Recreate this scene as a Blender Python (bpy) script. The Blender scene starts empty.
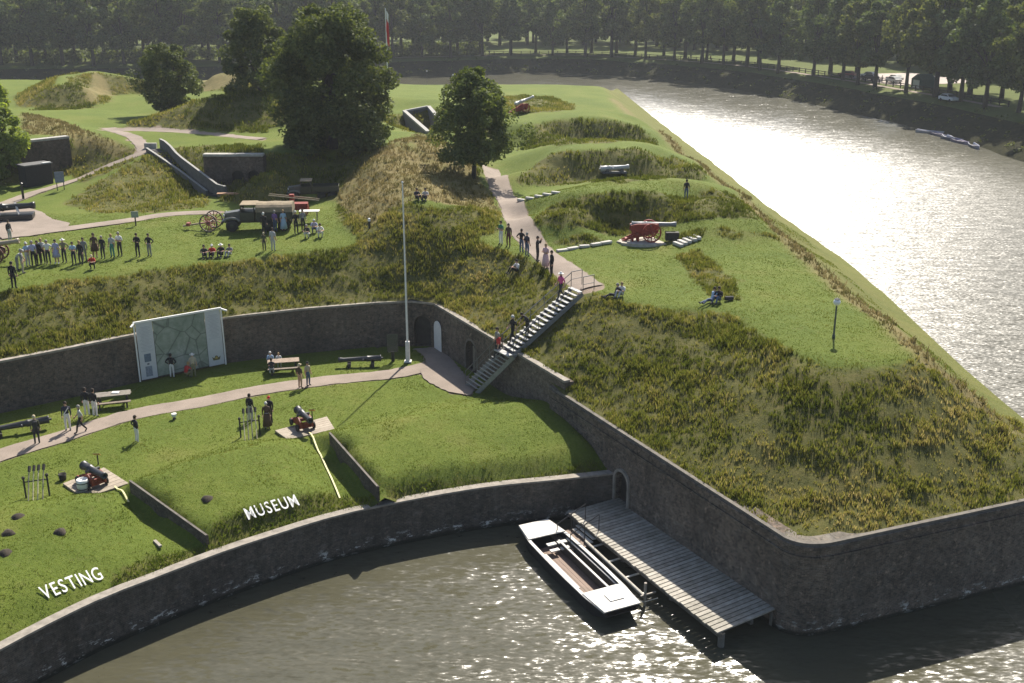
import bpy, bmesh, math, random
import numpy as np
from mathutils import Vector, Matrix, noise
from mathutils.geometry import delaunay_2d_cdt
random.seed(7); RNG = np.random.default_rng(7)
R = math.radians
scene = bpy.context.scene
COL = scene.collection
# ------------------------------------------------------------------ camera survey
CF, CYH, CH = 1100.0, -25.0, 28.0
TH = math.atan((341.5-CYH)/CF); CC, CS = math.cos(TH), math.sin(TH)
def P(px, py, z):
    u = (px-512)/CF; v = (py-341.5)/CF
    dy = CC-v*CS; dz = -CS-v*CC
    t = (z-CH)/dz
    return Vector((u*t, dy*t, z))
def proj(x, y, z):
    dz = z-CH; zc = y*CC-dz*CS; yc = -y*CS-dz*CC
    return 512+CF*x/zc, 341.5+CF*yc/zc
# ------------------------------------------------------------------ materials
def newmat(name):
    m = bpy.data.materials.new(name); m.use_nodes = True
    nt = m.node_tree; b = nt.nodes['Principled BSDF']
    return m, nt, b
def N(nt, typ, **kw):
    n = nt.nodes.new(typ)
    for k, v in kw.items():
        if k in n.inputs.keys() if isinstance(k, str) else False: n.inputs[k].default_value = v
        else: setattr(n, k, v)
    return n
def L(nt, a, b): nt.links.new(a, b)
def ramp(nt, fac, stops):
    r = nt.nodes.new('ShaderNodeValToRGB'); e = r.color_ramp.elements
    while len(e) < len(stops): e.new(0.5)
    for i, (p, c) in enumerate(stops):
        e[i].position = p; e[i].color = (*c, 1) if len(c) == 3 else c
    L(nt, fac, r.inputs[0]); return r.outputs[0]
def mixc(nt, fac, a, b, mode='MIX'):
    m = nt.nodes.new('ShaderNodeMix'); m.data_type = 'RGBA'; m.blend_type = mode
    for s, v in ((m.inputs[0], fac), (m.inputs[6], a), (m.inputs[7], b)):
        if isinstance(v, (int, float)): s.default_value = v
        elif isinstance(v, (tuple, list)): s.default_value = (*v, 1) if len(v) == 3 else v
        else: L(nt, v, s)
    return m.outputs[2]
def noisen(nt, scale, detail=4, rough=0.6, vec=None, dist=0.0):
    n = nt.nodes.new('ShaderNodeTexNoise'); n.inputs['Scale'].default_value = scale
    n.inputs['Detail'].default_value = detail; n.inputs['Roughness'].default_value = rough
    n.inputs['Distortion'].default_value = dist
    if vec is not None: L(nt, vec, n.inputs['Vector'])
    return n.outputs['Fac']
def objco(nt, scale=(1, 1, 1)):
    t = nt.nodes.new('ShaderNodeTexCoord')
    mp = nt.nodes.new('ShaderNodeMapping'); mp.inputs['Scale'].default_value = scale
    L(nt, t.outputs['Object'], mp.inputs[0]); return mp.outputs[0]
def bump(nt, b, h, strength, dist=0.1):
    bp = nt.nodes.new('ShaderNodeBump'); bp.inputs['Strength'].default_value = strength
    bp.inputs['Distance'].default_value = dist
    L(nt, h, bp.inputs['Height']); L(nt, bp.outputs[0], b.inputs['Normal'])
MATS = {}
def simple(name, c, rough=0.7, var=0.25, scale=6.0, metal=0.0, bmp=0.0):
    if name in MATS: return MATS[name]
    m, nt, b = newmat(name)
    v = objco(nt); f = noisen(nt, scale, 5, 0.65, v)
    lo = tuple(x*(1-var) for x in c); hi = tuple(min(1, x*(1+var)) for x in c)
    L(nt, ramp(nt, f, [(0.3, lo), (0.7, hi)]), b.inputs['Base Color'])
    b.inputs['Roughness'].default_value = rough; b.inputs['Metallic'].default_value = metal
    if bmp: bump(nt, b, f, bmp, 0.03)
    MATS[name] = m; return m
# ------------------------------------------------------------------ mesh builder
class MB:
    def __init__(s): s.v = []; s.f = []; s.m = []
    def add(s, vs, fs, mi=0):
        o = len(s.v); s.v += [tuple(x) for x in vs]; s.f += [tuple(i+o for i in f) for f in fs]; s.m += [mi]*len(fs)
        return s
    def box(s, c, d, rz=0.0, mi=0, rx=0.0, ry=0.0):
        M = Matrix.Translation(c) @ Matrix.Rotation(rz, 4, 'Z') @ Matrix.Rotation(ry, 4, 'Y') @ Matrix.Rotation(rx, 4, 'X')
        x, y, z = d[0]/2, d[1]/2, d[2]/2
        vs = [M @ Vector(p) for p in ((-x,-y,-z),(x,-y,-z),(x,y,-z),(-x,y,-z),(-x,-y,z),(x,-y,z),(x,y,z),(-x,y,z))]
        return s.add(vs, [(0,3,2,1),(4,5,6,7),(0,1,5,4),(1,2,6,5),(2,3,7,6),(3,0,4,7)], mi)
    def bar(s, a, b, w, h, mi=0, up=(0,0,1)):
        a, b = Vector(a), Vector(b); d = (b-a).normalized(); u = Vector(up)
        if abs(d.dot(u)) > 0.98: u = Vector((0,1,0))
        sx = d.cross(u).normalized(); uz = sx.cross(d).normalized()
        vs = [p+sx*i*w/2+uz*j*h/2 for p in (a, b) for i, j in ((-1,-1),(1,-1),(1,1),(-1,1))]
        return s.add(vs, [(0,1,2,3),(7,6,5,4),(0,4,5,1),(1,5,6,2),(2,6,7,3),(3,7,4,0)], mi)
    def tube(s, pts, rad, n=8, mi=0, cap=True):
        pts = [Vector(p) for p in pts]
        if isinstance(rad, (int, float)): rad = [rad]*len(pts)
        vs = []; fs = []
        ref = None
        for i, p in enumerate(pts):
            d = (pts[min(i+1, len(pts)-1)]-pts[max(i-1, 0)]).normalized()
            if ref is None:
                ref = Vector((0,0,1)) if abs(d.z) < 0.9 else Vector((1,0,0))
            a = d.cross(ref).normalized(); b = a.cross(d).normalized(); ref = b
            for k in range(n):
                t = 2*math.pi*k/n; vs.append(p+(a*math.cos(t)+b*math.sin(t))*rad[i])
        for i in range(len(pts)-1):
            for k in range(n):
                k2 = (k+1) % n; fs.append((i*n+k, i*n+k2, (i+1)*n+k2, (i+1)*n+k))
        if cap: fs += [tuple(range(n))[::-1], tuple(range((len(pts)-1)*n, len(pts)*n))]
        return s.add(vs, fs, mi)
    def lathe(s, prof, n=12, c=(0,0,0), axis='Z', mi=0):
        vs = []; fs = []; c = Vector(c)
        for r, h in prof:
            for k in range(n):
                t = 2*math.pi*k/n; a, b = r*math.cos(t), r*math.sin(t)
                vs.append(c+(Vector((a,b,h)) if axis == 'Z' else Vector((h,a,b)) if axis == 'X' else Vector((b,h,a))))
        for i in range(len(prof)-1):
            for k in range(n):
                k2 = (k+1) % n; fs.append((i*n+k, i*n+k2, (i+1)*n+k2, (i+1)*n+k))
        fs += [tuple(range(n))[::-1], tuple(range((len(prof)-1)*n, len(prof)*n))]
        return s.add(vs, fs, mi)
    def prism(s, poly, off, mi=0):
        n = len(poly); a = [Vector(p) for p in poly]; o = Vector(off); b = [p+o for p in a]
        fs = [tuple(range(n))[::-1], tuple(range(n, 2*n))] + [(i, (i+1) % n, n+(i+1) % n, n+i) for i in range(n)]
        return s.add(a+b, fs, mi)
    def wheel(s, c, r, w, axis='Y', spokes=10, mi_rim=0, mi_sp=0, hub=0.1, rimw=0.08):
        pr = [(r-rimw, -w/2), (r, -w/2), (r, w/2), (r-rimw, w/2), (r-rimw, -w/2)]
        vs = []; fs = []; n = 24; c = Vector(c)
        for rr, h in pr[:4]:
            for k in range(n):
                t = 2*math.pi*k/n
                vs.append(c+(Vector((rr*math.cos(t), h, rr*math.sin(t))) if axis == 'Y' else Vector((h, rr*math.cos(t), rr*math.sin(t)))))
        for i in range(4):
            j = (i+1) % 4
            for k in range(n):
                k2 = (k+1) % n; fs.append((i*n+k, i*n+k2, j*n+k2, j*n+k))
        s.add(vs, fs, mi_rim)
        for k in range(spokes):
            t = 2*math.pi*k/spokes
            d = Vector((math.cos(t), 0, math.sin(t))) if axis == 'Y' else Vector((0, math.cos(t), math.sin(t)))
            s.bar(c+d*hub*0.5, c+d*(r-rimw*0.5), w*0.55, w*0.55, mi_sp)
        s.lathe([(hub, -w*0.9), (hub, w*0.9)], 10, c, axis, mi_sp)
        return s
    def build(s, name, mats, parent=None, smooth=False, recalc=True, bevel=0.0):
        me = bpy.data.meshes.new(name); me.from_pydata(s.v, [], s.f)
        if not isinstance(mats, (list, tuple)): mats = [mats]
        for m in mats: me.materials.append(m)
        if len(mats) > 1: me.polygons.foreach_set('material_index', s.m)
        if recalc or bevel:
            bm = bmesh.new(); bm.from_mesh(me)
            if bevel:
                bmesh.ops.remove_doubles(bm, verts=bm.verts, dist=1e-5)
                bmesh.ops.bevel(bm, geom=[e for e in bm.edges if len(e.link_faces) == 2 and e.calc_face_angle(0) > 0.5], offset=bevel, segments=1, affect='EDGES')
            bmesh.ops.recalc_face_normals(bm, faces=bm.faces); bm.to_mesh(me); bm.free()
        if smooth: me.polygons.foreach_set('use_smooth', [True]*len(me.polygons))
        return link(name, me, parent)
def link(name, data, parent=None):
    o = bpy.data.objects.new(name, data); COL.objects.link(o)
    if parent is not None: o.parent = parent
    return o
def tag(o, label=None, cat=None, group=None, kind=None):
    if label: o['label'] = label
    if cat: o['category'] = cat
    if group: o['group'] = group
    if kind: o['kind'] = kind
    return o
def empty(name, loc, rz=0.0, label=None, cat=None, group=None):
    o = link(name, None); o.empty_display_size = 0.3
    o.location = loc; o.rotation_euler = (0, 0, rz)
    return tag(o, label, cat, group)
def copy_tree(o, parent=None, label=None):
    c = o.copy(); COL.objects.link(c)
    if parent is not None: c.parent = parent
    if label: c['label'] = label
    for ch in list(o.children): copy_tree(ch, c)
    return c
def bake(o):
    dg = bpy.context.evaluated_depsgraph_get(); dg.update()
    me = bpy.data.meshes.new_from_object(o.evaluated_get(dg)); o.modifiers.clear(); o.data = me; return o
def spline(pts, step):
    """Catmull-Rom through pts (Vectors), resampled about every step."""
    pts = [Vector(p) for p in pts]; out = []
    for i in range(len(pts)-1):
        p0 = pts[i-1] if i else pts[0]*2-pts[1]; p1, p2 = pts[i], pts[i+1]
        p3 = pts[i+2] if i+2 < len(pts) else pts[-1]*2-pts[-2]
        n = max(1, int((p2-p1).length/step))
        for k in range(n):
            t = k/n
            out.append(0.5*((2*p1)+(p2-p0)*t+(2*p0-5*p1+4*p2-p3)*t*t+(3*p1-p0-3*p2+p3)*t**3))
    out.append(pts[-1]); return out
# ------------------------------------------------------------------ terrain
# survey points (column, row, height) of the upper works, and of the lower lawn
BACK = [P(*q) for q in [(-190,398,5.75),(-100,382,5.75),(0,363,5.75),(70,349.5,5.75),(130,337,5.75),(225,319,5.75),(300,310.5,5.75),(380,304,5.75),(412,302.5,5.75),(434,305,5.75)]]
FLANK = [P(434,305,5.75), P(565,383,5.75)]
DSTART = P(550,388,5.1); DEND = P(785,540,4.5); DCORN = P(812,549,4.5); DR = P(1024,503,4.5)
TIP = DCORN+(DR-DCORN)*1.42
EDGE = [TIP, Vector((28.0,62,4.5)), P(854,272,4.5), P(762,206,4.5), P(705,160,4.5), P(650,117,4.5), P(611,85.5,8.0)]
# rounded shoulder between the long flank and the face
def shoulder():
    a = DEND; b = DCORN+(DR-DCORN).normalized()*1.4; c = DCORN+Vector((-0.25,-0.15,0))
    return [a*(1-t)**2+c*2*t*(1-t)+b*t*t for t in [i/8 for i in range(9)]]
SHO = shoulder()
UPTS = [ # terrace and its edge
 (0,291,8.6),(60,281,8.6),(150,270,8.6),(250,259,8.6),(345,249,8.7),(368,243,8.9),(-90,305,8.6),(-190,325,8.6),
 (0,235,8.8),(100,235,8.8),(200,232,8.8),(300,235,8.9),(345,232,9.0),(-120,250,8.8),(250,215,8.8),(300,205,8.9),
 (0,200,8.8),(40,197,8.8),(100,205,8.8),(20,192,8.8),(-120,200,8.8),
 (240,195,8.7),(300,192,8.9),(335,190,9.2),
 # mound with the ramp wall
 (40,212,8.8),(90,221,8.8),(150,216,8.8),(215,205,8.8),(226,199,8.8),(45,196,8.9),
 (150,150,11.4),(135,158,11.0),(105,172,10.2),(75,186,9.3),(165,163,10.6),(190,182,9.4),
 # ramp lip and the ground over the middle casemate
 (166,143,11.4),(200,172,10.3),(222,160,11.3),(200,150,11.7),(240,155,12.0),(272,160,12.0),(262,140,12.0),(205,133,11.6),(300,150,12.0),(330,150,11.6),
 (105,130,11.4),(140,125,11.4),(160,118,11.3),(130,112,11.2),
 # mound over the left casemate
 (20,110,12.4),(60,124,12.6),(100,140,12.0),(80,133,12.4),(72,141,11.8),(25,136,12.2),(95,165,9.9),(82,178,9.0),(-80,115,12.4),(-60,140,12.0),(78,172,9.2),
 # traverses far left
 (28,109,11.4),(60,109,11.3),(92,107,11.3),(110,98,11.3),(50,86,13.9),(66,83,14.2),(84,82,14.2),(64,72,14.7),(94,69,14.7),(20,108,11.3),(14,97,11.4),(32,84,11.5),(100,106,11.3),(114,97,11.3),(121,85,11.3),(118,80,11.4),(-10,84,11.8),(-90,95,12),
 (125,78,11.5),(140,95,11.3),(150,83,11.3),
 # shaded mound behind the round tree, and the dry one behind it
 (183,122,11.5),(222,131,11.6),(262,133,11.8),(186,106,13.5),(205,96,14.9),(240,88,15.6),(268,88,15.6),(270,108,13),(300,88,14.4),(300,125,12.4),
 (205,92,12.2),(215,70,14.8),(232,71,14.6),(195,88,12),(246,77,13.5),
 # hill beside the path, dry on top
 (385,214,10.6),(400,203,11.1),(422,198,11.5),(455,203,11.3),(480,209,10.7),(500,221,9.7),(376,230,9.4),(470,240,9.3),(440,225,10.3),
 (380,152,12.6),(405,140,13.0),(430,138,13.1),(455,146,12.6),(470,158,11.8),(350,180,10.6),(345,205,9.4),(362,190,10.8),(480,182,10.4),(495,205,9.9),
 (425,170,12.3),(395,175,11.8),
 # round the upper casemate
 (400,112,11.5),(445,98,13.0),(470,104,12.0),(405,98,12.6),(405,130,11.2),(440,132,11.6),(375,118,11.6),
 # path line
 (582,287,8.9),(560,270,8.9),(545,262,8.9),(530,240,9.0),(520,225,9.1),(508,200,9.5),(497,180,9.8),(486,165,10.0),
 (545,290,8.2),(520,310,7.2),
 # gun platform level and the bank to the plateau
 (600,270,8.9),(610,250,9.0),(650,246,9.0),(600,294,8.9),(646,305,8.9),(684,295,9.0),
 (676,255,9.0),(698,280,9.0),(706,292,9.0),(700,248,9.5),(732,278,9.5),(742,300,9.5),(724,308,9.3),
 (764,333,9.3),(789,347,9.2),(822,364,9.1),(866,366,9.0),(926,361,9.0),(628,297,8.9),
 # first traverse
 (528,224,9.1),(560,229,9.2),(600,232,9.2),(650,228,9.3),(700,219,9.4),(757,219,9.4),
 (548,207,10.8),(565,200,11.7),(600,193,12.0),(650,190,12.0),(700,190,11.9),(735,194,11.5),(755,208,9.9),
 (560,191,11.7),(610,180,11.9),(660,177,11.9),(700,178,11.7),(730,185,10.8),
 # second
 (517,183,9.5),(560,184,9.5),(620,183,9.5),(665,178,9.5),(706,174,9.6),
 (535,164,11.5),(550,153,12.2),(600,149,12.3),(650,151,12.1),(680,157,11.5),(698,167,10.2),
 (560,143,12.2),(610,140,12.2),(650,143,11.9),
 # third
 (522,149,9.7),(560,146,9.7),(610,142,9.7),(655,144,9.8),
 (531,128,11.9),(545,121,12.4),(580,117,12.5),(610,118,12.3),(638,126,11.5),(655,138,10.2),
 (550,111,12.4),(600,110,12.4),(630,113,11.7),
 # last gun floor and the end of the bastion
 (535,108,10.6),(560,105,10.2),(600,102,10.2),(520,112,10.4),(512,100,11.2),(540,98,11.2),(500,90,11.0),(410,84,11.0),(450,83.5,11.0),(500,83.5,10.9),(560,84,10.7),(603,85.5,10.3),(300,82,11.2),(200,80,11.3),(100,79,11.4),(0,79.5,11.4),(-90,80,11.4),(620,104,9.8),
 # crest of the long right side
 (640,121,9.5),(672,138,9.4),(701,162,9.3),(728,187,9.3),(752,209,9.3),(795,245,9.2),(823,270,9.1),(856,298,9.1),(901,329,9.0),(930,355,9.0),
 (968,392,7.3),(1000,422,5.9),
]
UW = [P(*q) for q in UPTS]
def inner(line, o, dz):
    out = []
    for a, b in zip(line[:-1], line[1:]):
        d = (b-a); n = Vector((-d.y, d.x, 0)); n.normalize(); k = max(1, int(d.length/3))
        out += [a.lerp(b, (i+0.5)/k)+n*o+Vector((0,0,dz)) for i in range(k)]
    return out
SCL = [DSTART, DSTART.lerp(DEND, 0.5)]+SHO+[DR, TIP]
UW += [v-Vector((0,0,0.35)) for v in BACK+FLANK+SCL]+EDGE[1:]
UW += inner(BACK, 0.55, 0.02)+inner(FLANK, 0.6, 0.02)+inner(SCL, 0.85, 0.10)+inner(BACK, 0.3, -0.2)+inner(FLANK, 0.3, -0.2)+inner(SCL, 0.45, -0.2)
UW += [Vector(v) for v in ((-140,120,11),(-140,70,8.6),(17,216,0.0),(-5,211,0.0),(-40,211,0.0),(-75,212,0.0),(-110,212,0.0),(-140,210,0.0))]
# fronts of the two casemates and the sunken entrance: low ground before, high ground behind
CAS_L = (P(19,181,8.8), P(72,173,8.9)); CAS_M = (P(207,191,8.7), P(266,190,8.8))
for a_, b_, zb_ in ((CAS_L[0], CAS_L[1], 12.3), (CAS_M[0], CAS_M[1], 11.9)):
    d_ = (b_-a_); n_ = Vector((-d_.y, d_.x, 0)).normalized()
    for i_ in range(9):
        c_ = a_.lerp(b_, i_/8); UW += [Vector((c_.x-n_.x*o, c_.y-n_.y*o, a_.z)) for o in (0.2, 1.6)]+[Vector((c_.x+n_.x*o, c_.y+n_.y*o, zb_)) for o in (1.2, 2.2)]
PIT = [P(405,112,11.9), P(428,107.5,12.3), P(441,123,11.6), P(429,133,11.6)]
PC = sum(PIT, Vector())/4
UW += [PC.lerp(q, f)-Vector((0,0,z)) for q in PIT for f, z in ((0.0, 2.4), (0.6, 2.4), (1.25, 0.05))]+PIT
UPOLY = [v.xy for v in BACK[:-1]]+[v.xy for v in FLANK]+[DSTART.xy]+[v.xy for v in SHO]+[v.xy for v in EDGE]+[Vector((17,216)),Vector((-5,211)),Vector((-40,211)),Vector((-75,212)),Vector((-140,210)),Vector((-140,68))]
# lower lawn
QUAY = spline([P(*q) for q in [(-260,830,2.3),(-130,728,2.3),(0,651,2.3),(94,603,2.3),(152,580,2.3),(220,554,2.3),(271,537,2.3),(329,519,2.3),(385,506,2.3),(480,489,2.3),(560,480.5,2.3),(619,474,2.3)]], 1.0)
LPTS = [
 (0,412,2.6),(130,385,2.6),(225,363,2.6),(300,354,2.6),(388,347,2.6),(434,346,2.6),(443,347,2.6),(-150,450,2.6),
 (470,376,2.6),(500,388,2.6),(530,396,2.7),(440,380,2.6),(300,390,2.6),(150,430,2.6),(0,460,2.6),(-150,500,2.6),
 (330,405,2.6),(240,440,2.6),(180,460,2.6),(270,425,2.6),(325,425,2.6),(345,425,2.6),(420,403,2.6),(480,396,2.6),
 # right-hand mound: crest behind, flat top, short steep front
 (338,434,3.85),(380,424,3.9),(420,416,3.9),(500,406,3.9),(546,400,3.9),(560,415,3.8),(588,440,3.55),
 (450,440,3.6),(540,430,3.6),(400,450,3.6),
 # embrasure by the second gun
 (320,432,2.6),(300,437,2.6),(345,462,2.5),(366,492,2.35),(340,503,2.35),(325,460,2.6),
 # middle mound
 (150,478,3.75),(200,459,3.85),(262,444,3.85),(285,440,3.6),(300,448,3.3),(318,480,2.8),(325,492,2.6),
 (225,492,3.5),(275,470,3.5),(212,524,3.15),(240,510,3.3),(270,501,3.3),(300,493,3.2),(316,488,3.0),
 (215,542,2.45),(250,527,2.5),(300,510,2.5),(330,503,2.45),
 # embrasure by the first gun
 (128,485,2.6),(115,495,2.6),(160,515,2.5),(195,545,2.35),(150,560,2.35),(75,493,2.6),(60,484,2.6),
 # left-hand mound
 (0,524,3.65),(40,512,3.75),(80,500,3.7),(112,492,3.3),(122,504,3.1),(60,545,3.3),(0,570,3.35),(110,530,3.0),(140,548,2.7),(110,562,2.8),(40,588,3.0),(0,606,3.0),
 (0,500,2.6),(50,488,2.6),(-150,598,3.8),(-150,540,2.6),(-150,655,3.2),(0,632,2.5),(90,590,2.5),(150,566,2.4),
]
LW = []
for a_, b_, f_ in ((P(329,433,3.85), P(377,487,3.40), (2.6,2.35)), (P(129,481,3.7), P(206,536,3.0), (2.6,2.35))):
    d_ = b_-a_; n_ = Vector((-d_.y, d_.x, 0)).normalized()
    for i_ in range(7):
        t_ = i_/6; c_ = a_.lerp(b_, t_)
        for o_, z_ in ((0.6, c_.z+0.0), (0.25, c_.z+0.03), (-0.10, f_[0]+(f_[1]-f_[0])*t_), (-0.6, f_[0]+(f_[1]-f_[0])*t_)):
            LW.append(Vector((c_.x+n_.x*o_, c_.y+n_.y*o_, z_)))
def dens(q):
    w_ = [P(*p) for p in q]; return [w_[i].lerp(w_[i+1], k/5) for i in range(len(w_)-1) for k in range(5)]+[w_[-1]]
for q_ in ([(338,434,3.85),(380,424,3.9),(420,416,3.9),(500,406,3.9),(546,400,3.9)], [(379,484,3.3),(400,475,3.25),(440,467,3.2),(500,461,3.12),(550,455,3.12),(592,447,3.2)],
           [(150,478,3.75),(200,459,3.85),(262,444,3.85)], [(212,524,3.2),(240,511,3.3),(270,502,3.3),(300,494,3.2)], [(215,543,2.45),(250,528,2.45),(300,511,2.45),(330,503,2.45)], [(0,524,3.65),(40,512,3.75),(80,500,3.7)]):
    LW += dens(q_)
LW += [P(384,500,2.45), P(392,497,2.5), P(380,494,2.6), P(210,544,2.45), P(216,541,2.5)]
LW += [P(*q) for q in LPTS]+[v-Vector((0,0,0.30)) for v in QUAY[::2]+[QUAY[-1]]]+inner(QUAY, 0.25, -0.2)+inner(QUAY, 0.62, 0.03)
LPOLY_BACK = [Vector((v.x, v.y)) for v in BACK]
def inpoly(X, Y, poly):
    ins = np.zeros(np.shape(X), bool); n = len(poly)
    for i in range(n):
        x1, y1 = poly[i][0], poly[i][1]; x2, y2 = poly[(i+1) % n][0], poly[(i+1) % n][1]
        if y1 == y2: continue
        c = ((y1 > Y) != (y2 > Y)) & (X < (x2-x1)*(Y-y1)/(y2-y1)+x1)
        ins ^= c
    return ins
def boxblur(a, w, r):
    for ax in (0, 1):
        for _ in range(2):
            n = 2*r+1
            def cs(q):
                p = np.pad(q, [(r+1, r) if k == ax else (0, 0) for k in (0, 1)], mode='edge')
                c = np.cumsum(p, axis=ax)
                return (np.take(c, range(n, c.shape[ax]), axis=ax)-np.take(c, range(0, c.shape[ax]-n), axis=ax))/n
            wa, ww = cs(a*w), cs(w); a = wa/np.maximum(ww, 1e-6); w = np.minimum(1, ww)*1.0
    return a
class Ground:
    def __init__(s, pts, poly, x0, y0, x1, y1, cell, blur):
        s.x0, s.y0, s.c = x0, y0, cell
        nx, ny = int((x1-x0)/cell)+1, int((y1-y0)/cell)+1
        Z = np.full((ny, nx), np.nan)
        vs, es, fs, ov, _, _ = delaunay_2d_cdt([p.xy for p in pts], [], [], 0, 1e-4)
        zz = [np.mean([pts[k].z for k in o]) if o else 5.0 for o in ov]
        for f in fs:
            A, B, C = (vs[i] for i in f); za, zb, zc = (zz[i] for i in f)
            ix0 = max(0, int((min(A.x,B.x,C.x)-x0)/cell)); ix1 = min(nx-1, int((max(A.x,B.x,C.x)-x0)/cell)+1)
            iy0 = max(0, int((min(A.y,B.y,C.y)-y0)/cell)); iy1 = min(ny-1, int((max(A.y,B.y,C.y)-y0)/cell)+1)
            if ix1 < ix0 or iy1 < iy0: continue
            gx, gy = np.meshgrid(x0+np.arange(ix0, ix1+1)*cell, y0+np.arange(iy0, iy1+1)*cell)
            d = (B.y-C.y)*(A.x-C.x)+(C.x-B.x)*(A.y-C.y)
            if abs(d) < 1e-9: continue
            a = ((B.y-C.y)*(gx-C.x)+(C.x-B.x)*(gy-C.y))/d; b = ((C.y-A.y)*(gx-C.x)+(A.x-C.x)*(gy-C.y))/d; c = 1-a-b
            k = (a >= -1e-6) & (b >= -1e-6) & (c >= -1e-6)
            sub = Z[iy0:iy1+1, ix0:ix1+1]; sub[k] = (a*za+b*zb+c*zc)[k]
        w = np.isfinite(Z).astype(float); Z = np.where(w > 0, Z, 0)
        gx, gy = np.meshgrid(x0+np.arange(nx)*cell, y0+np.arange(ny)*cell)
        s.Z = boxblur(Z, w*(0.02+0.98*inpoly(gx, gy, poly)), blur)
        g1, g0 = np.gradient(boxblur(s.Z, np.ones_like(w), 1), cell); s.S = np.hypot(g1, g0)
        s.poly = poly
    def samp(s, A, x, y):
        u = np.clip((np.asarray(x)-s.x0)/s.c, 0, A.shape[1]-1.001); v = np.clip((np.asarray(y)-s.y0)/s.c, 0, A.shape[0]-1.001)
        i = u.astype(int); j = v.astype(int); fu = u-i; fv = v-j
        return (A[j,i]*(1-fu)+A[j,i+1]*fu)*(1-fv)+(A[j+1,i]*(1-fu)+A[j+1,i+1]*fu)*fv
    def z(s, x, y): return s.samp(s.Z, x, y)
    def slope(s, x, y): return s.samp(s.S, x, y)
GU = Ground(UW, UPOLY, -142, 38, 34, 224, 0.4, 2)
LPOLY = [v.xy for v in QUAY]+[DSTART.xy, FLANK[1].xy, FLANK[0].xy]+[v.xy for v in BACK[::-1]]
GL = Ground(LW, LPOLY, -60, 12, 10, 80, 0.2, 1)
def ground(x, y):
    """height of the ground at x, y (water 0)"""
    if inpoly(np.array([x]), np.array([y]), UPOLY)[0]: return float(GU.z(x, y))
    if inpoly(np.array([x]), np.array([y]), LPOLY)[0]: return float(GL.z(x, y))
    return 0.0
def at(px, py, up=0.0):
    """the point of the ground (raised by up) seen at a column and row of the survey"""
    T = np.arange(34, 420, 0.2)
    u = (px-512)/CF; v = (py-341.5)/CF; dx, dy, dz = u, CC-v*CS, -CS-v*CC
    X, Y, Zr = dx*T, dy*T, CH+dz*T
    iu = inpoly(X, Y, UPOLY); il = inpoly(X, Y, LPOLY)
    G = np.where(iu, GU.z(X, Y), np.where(il, GL.z(X, Y), 0.0))+up
    k = np.argmax(Zr <= G); k = max(k, 1)
    a = Zr[k-1]-G[k-1]; b = Zr[k]-G[k]; f = a/(a-b) if a > b else 1
    t = T[k-1]+(T[k]-T[k-1])*max(0, min(1, f))
    return Vector((dx*t, dy*t, CH+dz*t))
def seg_dist(X, Y, line):
    D = np.full(X.shape, 1e9)
    for a, b in zip(line[:-1], line[1:]):
        ex, ey = b[0]-a[0], b[1]-a[1]; l2 = ex*ex+ey*ey+1e-9
        t = np.clip(((X-a[0])*ex+(Y-a[1])*ey)/l2, 0, 1)
        D = np.minimum(D, np.hypot(X-a[0]-t*ex, Y-a[1]-t*ey))
    return D
def wpoly(pp): return [at(*q).xy for q in pp]
def vnoise(X, Y, s, seed=0.0):
    return np.array([noise.noise((x*s, y*s, seed)) for x, y in zip(X, Y)])
# ---- paths, as centre lines with widths
PATHS = [ # name, survey points, width
 ([(-330,585),(-180,520),(-40,470),(0,455),(60,437),(130,415),(200,402),(260,390),(330,380),(390,374),(430,366)], 1.7),
 ([(590,287),(566,270),(545,255),(530,240),(520,225),(508,200),(499,184),(489,168)], 1.9),
 ([(0,293-87),(30,194),(75,180),(110,165),(145,150),(135,138),(108,128)], 1.5),
 ([(105,130),(150,130),(200,133),(262,139)], 1.4),
 ([(0,237),(70,228),(130,220),(170,214),(215,212)], 1.6),
]
PLINES = [[at(*q) for q in spline([Vector((x, y, 0)) for x, y in p], 12) for q in [(q.x, q.y)]] for p, w in PATHS]
APRON = [P(x, y, 2.6).xy for x, y in ((414,349),(434,347.5),(443,348),(462,372),(478,386),(470,396),(448,392),(430,383),(424,379),(420,371),(427,366),(424,356))]
PAVED = wpoly([(-60,214),(0,208),(24,206),(42,212),(52,219),(70,223),(66,230),(30,236),(-60,240)])
DRY = wpoly([(335,200),(362,160),(385,148),(415,134),(440,136),(470,158),(480,182),(500,214),(478,208),(450,205),(422,198),(400,206),(372,225),(350,215)])
DRY2 = [wpoly([(22,113),(60,121),(95,134),(135,152),(120,158),(85,146),(70,140),(24,134)]), wpoly([(80,86),(94,71),(106,80),(112,96),(92,106)]), wpoly([(200,92),(206,72),(236,70),(244,78),(222,88)])]
ROUGHL = [[P(x, y, z).xy for x, y, z in q] for q in ([(378,488,3.3),(400,475,3.4),(440,467,3.45),(500,461,3.5),(550,455,3.5),(592,448,3.5),(614,470,2.4),(560,479,2.4),(480,488,2.4),(385,504,2.4)], [(205,545,2.5),(212,524,3.1),(240,511,3.25),(270,502,3.25),(300,494,3.2),(325,489,2.9),(350,497,2.4),(384,505,2.4),(329,517,2.4),(271,535,2.4),(220,552,2.4),(170,572,2.4),(120,590,2.4),(110,575,2.7),(150,556,2.5)])]
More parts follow.
